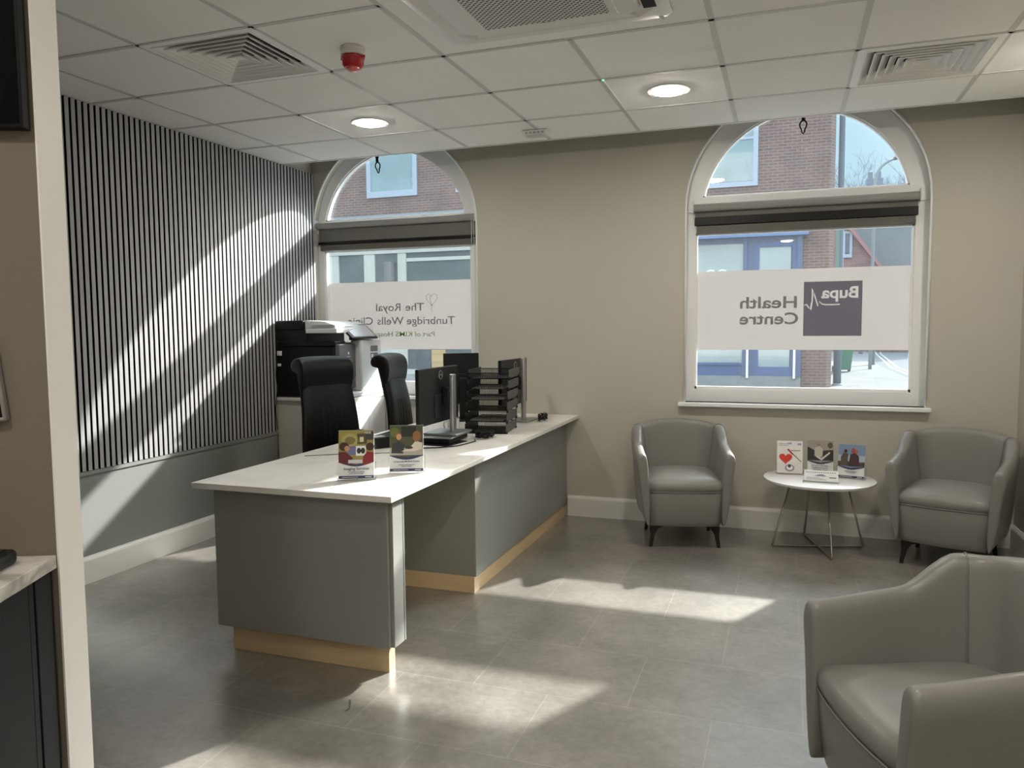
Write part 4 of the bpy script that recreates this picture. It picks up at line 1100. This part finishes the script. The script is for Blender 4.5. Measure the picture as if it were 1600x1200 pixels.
def keyboard():
    t = thing('keyboard', 'thin black keyboard lying on the staff side of the desk', 'keyboard', (-1.33, .22, .75), R(92))
    MB().box(-.21, .21, -.065, .065, 0, .012).build('keyboard_base', BLK, t, bevel=.003)
    mb = MB()
    for r_ in range(5):
        for k in range(18): mb.box(-.205+k*.0228, -.186+k*.0228, -.058+r_*.0235, -.039+r_*.0235, .012, .017)
    o = mb.build('keys', PRD, t); o['kind'] = 'stuff'
keyboard()
def mug():
    t = thing('mug', 'pale patterned mug standing behind the near monitor stand', 'mug', (-1.02, .40, .75))
    MB().lathe([(0, 0), (.036, 0), (.038, .004), (.038, .088), (.035, .088), (.034, .01), (0, .008)]).build('cup', WHITE, t, smooth='auto')
    MB().tube([(-.037, 0, .07), (-.06, 0, .068), (-.065, 0, .045), (-.055, 0, .025), (-.037, 0, .02)], .005, 8).build('handle', WHITE, t, smooth=True)
mug()
tag(MB().tube([(-1.40, -.62, .7535), (-1.25, -.52, .7535), (-1.1, -.45, .7535), (-1.0, -.40, .7535), (-.93, -.42, .7535)], .0018, 5).build('thin_cable', BLK, smooth=True), 'thin black cable lying across the worktop behind the leaflets', 'cable')
tag(MB().tube([(-.62, -1.50, .003), (-.60, -1.53, .004), (-.585, -1.56, .004), (-.59, -1.58, .003)], .0016, 5).build('floor_thread', PRG, smooth=True), 'tiny curved dark thread lying on the floor in front of the desk', 'thread')

# ------------------------------------------------------------------ foreground nook: wall end, counter, screen
CN = Vector((-.626, -2.696, 0)); A1 = R(24.6)
Mn = Matrix.Translation(CN) @ Matrix.Rotation(A1, 4, 'Z')       # local x = along wall to the end, y = away
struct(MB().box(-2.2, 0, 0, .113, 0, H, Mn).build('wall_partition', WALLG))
struct(MB().box(0, .004, -.001, .115, 0, H, Mn).build('trim_1', ENDW))
def nook():
    t = thing('counter_cabinet', 'dark charcoal cabinet with panelled side standing against the partition wall', 'cabinet', CN, A1)
    MB().box(-.70, -.030, -2.2, -.004, .0, .868).build('carcass', CABD, t)
    MB().box(-.029, -.010, -.080, -.006, .0, .868).build('filler_panel', CABD, t, bevel=.002)
    MB().box(-.029, -.012, -.105, -.083, .0, .868).build('filler_panel', CABD, t, bevel=.002)
    for k in range(3): MB().box(-.029, -.010, -.108-.6*(k+1)+.003, -.108-.6*k, .08, .866).build('door', CABD, t, bevel=.002)
    o = MB().box(-.72, -.001, -2.22, -.0015, .87, .90).build('worktop', TOPM, loc=CN, rz=A1, bevel=.002)
    tag(o, 'veined marble effect worktop on the dark cabinet by the partition', 'worktop')
nook()
def tv():
    t = thing('wall_screen', 'large black screen mounted high on the partition wall', 'television', (CN.x, CN.y, 1.83), A1)
    MB().box(-.95, -.006, -.036, -.004, 0, .55).build('screen_housing', mat('matt black screen casing', (.003, .003, .0035), .45, spec=.2), t, bevel=.002)
    MB().box(-.944, -.012, -.0375, -.0358, .008, .544).build('display_glass', SCR, t)
    MB().box(-.7, -.2, -.004, 0, .1, .45).build('wall_bracket', BLKM, t)
tv()
def terminal():
    t = thing('wall_tablet', 'silver framed tablet mounted on the partition wall beside the frame edge', 'tablet', (CN.x, CN.y, 1.195), A1)
    Mt = Matrix.Translation((-.180, -.0, 0)) @ Matrix.Rotation(R(-6), 4, 'Y')
    MB().box(-.17, .10, -.022, -.001, 0, .20, Mt).build('tablet_frame', SILV, t, bevel=.006)
    MB().box(-.158, .094, -.0235, -.0215, .010, .190, Mt).build('tablet_screen', SCR, t, bevel=.001)
    MB().box(.070, .088, -.0245, -.0235, .022, .036, Mt).build('indicator', WHITE, t)
terminal()
def card_tray():
    t = thing('coffee_tray', 'black rounded tray standing on the marble worktop by the partition', 'tray', (CN.x, CN.y, .90), A1)
    MB().box(-.42, -.052, -.20, -.055, .0, .034).build('tray_body', BLK, t, bevel=.012, seg=3)
    MB().box(-.40, -.07, -.185, -.07, .0345, .036).build('tray_inlay', SCR, t, bevel=.001)
    MB().tube([(-.2, -.13, .04), (-.16, -.11, .045), (-.12, -.115, .04), (-.11, -.13, .038)], .003, 6).build('pen_loop', SILV, t, smooth=True)
card_tray()
tag(MB().lathe([(0, 0), (.055, 0), (.058, .003), (.055, .006), (0, .006)], loc if False else (0, 0, 0)).build('coaster', mat('grey green felt', (.12, .125, .11), .9), loc=tuple(Mn @ Vector((-.13, -.27, .90)))), 'round grey green coaster lying on the marble worktop', 'coaster')

# ------------------------------------------------------------------ the street
GZ = -.2
PAVE = mat('pale paving', (.155, .16, .16), .95, spec=0, var=.25, scale=1.2, bump=.1, bscale=4)
struct(MB().box(-60, 60, W+T, 120, GZ-.2, GZ-.03).build('road', mat('worn pale asphalt', (.13, .135, .14), .95, spec=0, var=.08, scale=2)))
def pavement():
    mb = MB()
    mb.box(-30, 4.3, 14.6, 60, GZ-.1, GZ); mb.box(-30, 30, W+T, 4.2, GZ-.1, GZ)
    mb.prism([(4.3, 60), (4.3, 14.6), (3.2, 14.6)][:0] or [(4.29, 30), (4.29, 60), (5.6, 60), (5.2, 42), (4.7, 34)], GZ-.1, GZ, 'z')
    return mb.build('pavement', PAVE)
struct(pavement())
YEL = mat('pale road paint', (.3, .3, .26), .8)
mb = MB()
for off in (0.12, .34):
    P = [(4.45+off, 14), (4.45+off, 28), (4.85+off, 34), (5.35+off, 42), (6.3+off, 52), (8+off, 60)]
    for k in range(len(P)-1):
        a, b = P[k], P[k+1]; mb.prism([(a[0], a[1]), (a[0]+.08, a[1]), (b[0]+.08, b[1]), (b[0], b[1])], GZ-.029, GZ-.026, 'z')
struct(mb.build('road_marking', YEL))

BR1 = brick_mat('shop brick', (.19, .085, .055), (.14, .06, .045), (.18, .16, .145))
BR2 = brick_mat('pinkish brick', (.26, .11, .09), (.21, .085, .07), (.27, .21, .19), bw=.3, rh=.1)
STONE = mat('grey stone base', (.20, .205, .20), .9, var=.35, scale=5, bump=.3, bscale=10)
BLUE = mat('blue shop paint', (.045, .08, .19), .4, var=.08, scale=3)
BLUED = mat('dark blue shop frame', (.05, .08, .16), .4)
SHGL = mat('reflective shop glass', (.20, .27, .28), .06, var=.3, scale=1.5, spec=1.0, coat=.6)
UPFR = mat('white sash paint', (.32, .35, .42), .4)
CRM = mat('cream shop frame', (.42, .41, .36), .45)
SHGL2 = mat('dim shop glass', (.07, .085, .08), .08, var=.5, scale=1.2, spec=.7)
YF = 17.0
def fr(mb, x0, x1, z0, z1, t, y0, y1, b=None):
    b = t if b is None else b
    mb.box(x0, x1, y0, y1, z0, z0+b).box(x0, x1, y0, y1, z1-t, z1).box(x0, x0+t, y0, y1, z0+b, z1-t).box(x1-t, x1, y0, y1, z0+b, z1-t); return mb
def shop_blue():
    t = thing('brick_building', 'brick corner building with a blue shopfront across the street', 'building', (-2.0, YF, GZ))
    L = dict(parent=t, loc=(2.0, -YF, -GZ))
    MB().box(-6.4, 1.40, YF+.02, YF+7, GZ, 11).prism([(1.40, YF+.02), (1.88, YF+.02), (2.0, YF+.25), (2.0, YF+7), (1.40, YF+7)], GZ, 11, 'z').build('brick_wall', BR1, **L)
    MB().box(-6.4, 1.40, YF-.25, YF+.02, 3.62, 4.25).prism([(YF-.25, 4.25), (YF-.40, 4.32), (YF+.02, 4.5)], -6.4, 1.42, 'x').build('fascia', mat('pale blue fascia paint', (.10, .155, .30), .4), **L)
    MB().box(-6.4, 1.27, YF-.06, YF+.02, GZ, .08).build('stone_base', STONE, **L)
    MB().box(-6.4, -.16, YF-.05, YF+.02, .08, .42).box(-6.4, -.16, YF-.09, YF-.05, .36, .42).build('stall_riser', BLUE, **L)
    fr(MB(), .121, 1.139, .08, 3.479, .12, YF-.05, YF+.02, .24).box(.241, 1.019, YF-.05, YF+.02, 2.50, 2.62).build('shop_door', BLUE, **L)
    MB().box(-.16, -.06, YF-.1, YF+.01, .081, 3.619).box(1.14, 1.27, YF-.1, YF+.01, .081, 3.619).box(-.06, .12, YF-.03, YF+.01, .081, 3.48).box(-6.4, -.16, YF-.05, YF+.01, 3.48, 3.619).box(-.06, 1.14, YF-.05, YF+.01, 3.48, 3.619).build('shop_frame', BLUED, **L)
    MB().box(-.055, .0, YF-.11, YF-.03, .03, 1.2).box(1.085, 1.14, YF-.12, YF-.05, .03, 1.2).build('white_bollard_trim', WHITE, **L)
    MB().box(-6.4, -.16, YF-.02, YF+.01, .42, 3.48).build('shop_window', SHGL, **L)
    MB().box(.24, 1.0, YF-.02, YF+.01, .32, 2.50).box(.24, 1.0, YF-.02, YF+.01, 2.62, 3.42).build('door_glass', SHGL, **L)
    for x in (-4.6, -1.45):
        f = fr(MB(), x-.9, x+1.62, 4.93, 7.42, .12, YF-.02, YF+.08).box(x-.78, x+1.5, YF-.02, YF+.06, 6.1, 6.16)
        f = f.build('upper_window_frame', UPFR, **L)
        g_ = MB().box(x-.78, x+1.5, YF, YF+.03, 5.06, 7.3).build('pane', SHGL, t, loc=(2.0, -YF, -GZ)); 
        g_.name = 'window_pane'
    text_obj('fascia_lettering', 'CO.', .42, mat('etched white lettering', (.66, .72, .72), .5), t, (.85, -.03, 2.75), width=.7)
    MB().box(-6.4, 1.36, YF-.12, YF+.02, 4.5, 4.62).build('string_course', STONE, **L)
shop_blue()
def shop_cream():
    t = thing('cream_building', 'brick building with cream shop windows across the street', 'building', (-11.0, YF, GZ))
    L = dict(parent=t, loc=(11.0, -YF, -GZ))
    MB().box(-20, -6.45, YF+.05, YF+8, GZ, 11).build('brick_wall', BR1, **L)
    mb = MB()
    for a, b in ((-12.47, -12.08), (-11.2, -10.83), (-10.06, -9.78), (-7.60, -7.40), (-14.6, -14.3)): mb.box(a, b, YF-.08, YF+.05, .281, 3.619)
    mb.box(-16, -6.6, YF-.10, YF+.05, 3.62, 3.9); mb.box(-9.8, -7.5, YF-.06, YF+.05, 3.36, 3.46); mb.box(-12.1, -9.8, YF-.06, YF+.05, -.02, .28); mb.box(-9.8, -7.5, YF-.06, YF+.05, .0, .16)
    mb.build('shop_frame', CRM, **L)
    MB().box(-16, -6.6, YF-.02, YF+.04, .1, 3.62).build('shop_window', SHGL2, **L)
    MB().box(-16, -6.45, YF-.12, YF+.05, GZ, .02).build('stone_base', STONE, **L)
    MB().box(-16, -6.45, YF-.2, YF+.05, 3.9, 4.75).build('fascia', mat('weathered grey fascia', (.22, .24, .25), .6, var=.2, scale=2), **L)
    MB().box(-11.6, -11.21, YF-.05, YF-.021, .29, 1.5).box(-10.82, -10.07, YF-.05, YF-.021, .29, 1.5).build('window_panel', CRM, **L)
    MB().box(-9.77, -9.12, YF-.05, YF-.021, .75, 1.3).build('window_poster', mat('olive poster print', (.25, .21, .08), .6, var=.5, scale=6), **L)
    MB().box(-9.77, -9.05, YF-.05, YF-.021, .17, .74).build('display_machine', mat('dark display machine', (.05, .055, .06), .5, var=.6, scale=6), **L)
    MB().box(-9.06, -8.2, YF-.05, YF-.021, .76, 1.3).build('window_poster', mat('pale blue poster print', (.20, .27, .38), .6, var=.1, scale=4), **L)
    MB().box(-9.0, -8.55, YF-.05, YF-.021, .17, .74).build('stacked_boxes', mat('amber striped shelf print', (.40, .26, .10), .6, var=.5, scale=2, stretch=(.1, .1, 9)), **L)
    MB().box(-8.1, -7.62, YF-.05, YF-.021, .85, 1.3).build('window_poster', mat('mottled grey poster', (.14, .15, .14), .6, var=.5, scale=8), **L)
    for x0, x1 in ((-11.1, -9.42), (-8.18, -6.9), (-14.4, -12.9)):
        fr(MB(), x0, x1, 5.3, 8.0, .14, YF, YF+.06, .18).box(x0+.14, x1-.14, YF, YF+.06, 6.7, 6.8).build('upper_window_frame', UPFR, **L)
        MB().box(x0+.14, x1-.14, YF+.03, YF+.05, 5.48, 7.86).build('window_pane', SHGL, **L)
    MB().cyl((-10.32, YF-.1, 2.78), (-10.32, YF-.1, 3.36), .17, seg=16).build('wall_lantern', PRG, **L)
shop_cream()
def gable_house():
    t = thing('red_brick_house', 'red brick gabled house with slate roof beyond the street corner', 'house', (6, 45, GZ))
    L = dict(parent=t, loc=(-6, -45, -GZ))
    MB().prism([(2.2, GZ), (8.5, GZ), (8.5, 4.5), (5.8, 4.6), (3.4, 7.9), (2.2, 6.2)], 45, 52, 'y').build('gable_wall', BR2, **L)
    MB().prism([(3.35, 7.95), (5.85, 4.55), (6.0, 4.6), (3.5, 8.15)], 44.7, 52, 'y').build('barge_board', mat('pink barge board', (.30, .13, .12), .7), **L)
    MB().prism([(3.5, 8.1), (6.0, 4.6), (11.5, 4.6), (11.5, 8.7), (4.2, 8.9)], 46, 51, 'y').build('slate_roof', mat('grey slate roofing', (.16, .165, .165), .8, var=.25, scale=3, stretch=(1, 1, 6)), **L)
    MB().box(8.4, 13, 45.5, 52, GZ, 4.7).build('side_wall', BR2, **L)
    MB().box(4.05, 4.28, 44.9, 45.1, 5.45, 6.6).build('window_pane', PRG, **L)
    fr(MB(), 3.9, 4.4, 5.2, 6.7, .13, 44.88, 45.1, .2).build('window_frame', UPFR, **L)
    MB().box(5.25, 6.15, 47, 48, 8, 9.95).box(5.35, 5.6, 47.2, 47.6, 9.95, 10.35).box(5.8, 6.05, 47.2, 47.6, 9.95, 10.35).build('chimney', mat('grey brick chimney', (.16, .17, .21), .9, var=.2, scale=4), **L)
gable_house()
def pole():
    t = thing('telegraph_pole', 'tall grey telegraph pole on the pavement at the shop corner', 'pole', (2.19, 18.0, GZ))
    MB().tube([(0, 0, 0), (0, 0, 2.5), (0, 0, 7), (0, 0, 10)], [.10, .088, .075, .065], 16).build('shaft', mat('weathered grey wood', (.10, .13, .16), .8, var=.3, scale=3, stretch=(4, 4, .3)), t, smooth=True)
    MB().box(-.11, -.02, -.12, -.07, 1.0, 4.4).build('green_conduit', mat('pale green paint', (.13, .22, .18), .5), t)
    MB().lathe([(0, 0), (.13, 0), (.13, .02), (.10, .05), (0, .05)], seg=16).build('pole_collar', STONE, t)
pole()
def lamp_post():
    t = thing('street_lamp', 'curved grey street lamp rising above the far roofs', 'street lamp', (3.72, 26.0, GZ))
    MB().tube([(0, 0, 0), (0, 0, 6.4), (.05, 0, 6.75), (.2, 0, 7.02), (.42, 0, 7.18), (.62, 0, 7.25)], [.06, .05, .055, .055, .05, .045], 10).build('lamp_column', mat('grey lamp paint', (.22, .27, .29), .6), t, smooth=True)
    MB().tube([(.58, 0, 7.24), (.75, 0, 7.30), (1.0, 0, 7.31)], [.06, .09, .05], 10).build('lamp_head', PRG, t, smooth=True)
lamp_post()
def bollard(x, y, h_, label):
    t = thing('bollard', label, 'bollard', (x, y, GZ))
    MB().lathe([(0, 0), (.11, 0), (.11, h_*.8), (.095, h_*.9), (.05, h_), (0, h_)], seg=16).build('post', PRG, t, smooth='auto')
    MB().lathe([(.112, h_*.72), (.116, h_*.74), (.116, h_*.78), (.112, h_*.8)], seg=16).build('band', WHITE, t)
bollard(4.08, 29.2, 1.1, 'grey bollard on the pavement nearest the road markings')
bollard(4.65, 41.0, 1.1, 'dark bollard far down the pavement')
def bin_():
    t = thing('wheelie_bin', 'green wheelie bin on the pavement behind the telegraph pole', 'bin', (2.72, 24.2, GZ), R(10))
    rr = lambda a, b, z, dy=0: [(-a, -b+dy, z), (a, -b+dy, z), (a, b+dy, z), (-a, b+dy, z)]
    GR = mat('green bin plastic', (.03, .15, .08), .45, var=.1)
    MB().loft([rr(.20, .24, .08), rr(.27, .32, .98)]).build('bin_body', GR, t, bevel=.02)
    MB().prism([(-.34, .98), (.34, .98), (.34, 1.03), (0, 1.09), (-.34, 1.03)], -.29, .29, 'x').build('bin_lid', GR, t, bevel=.01)
    for s in (-1, 1): MB().cyl((s*.22, .22, .10), (s*.28, .22, .10), .10, seg=18).build('wheel', BLK, t)
    MB().cyl((-.25, .36, .96), (.25, .36, .96), .018, seg=10).build('handle', GR, t)
bin_()
def tree(x, y, h_, spread, seed, label, depth=6):
    random.seed(seed)
    t = thing('bare_tree', label, 'tree', (x, y, GZ), 0, 'leafless trees beyond the roofs')
    BK = mat('winter bark', (.16, .17, .22), .9, var=.2)
    tr_ = MB(); br = MB()
    def grow(p, d, l, r, lev):
        q = p+d*l
        (tr_ if lev == 0 else br).tube([p, p+d*l*.5+Vector((random.uniform(-.03, .03)*l, 0, 0)), q], [r, r*.85, r*.7], 5 if lev < 3 else 3)
        if lev >= depth: return
        for k in range(3 if lev < 5 else 3):
            nd = (d+Vector((random.uniform(-1, 1), random.uniform(-1, 1), random.uniform(-.25, .7)))*spread).normalized()
            grow(q, nd, l*random.uniform(.66, .86), r*.66, lev+1)
    grow(Vector((0, 0, 0)), Vector((0, 0, 1)), h_*.26, h_*.013, 0)
    tr_.build('trunk', BK, t); br.build('branches', BK, t)
tree(10.6, 78, 18.0, .75, 4, 'wide leafless tree above the slate roof', 7)
tree(5.4, 100, 19.0, .7, 9, 'smaller leafless tree behind the far chimney')
tree(9.0, 128, 24, .7, 21, 'thin leafless tree seen beside the telegraph pole')
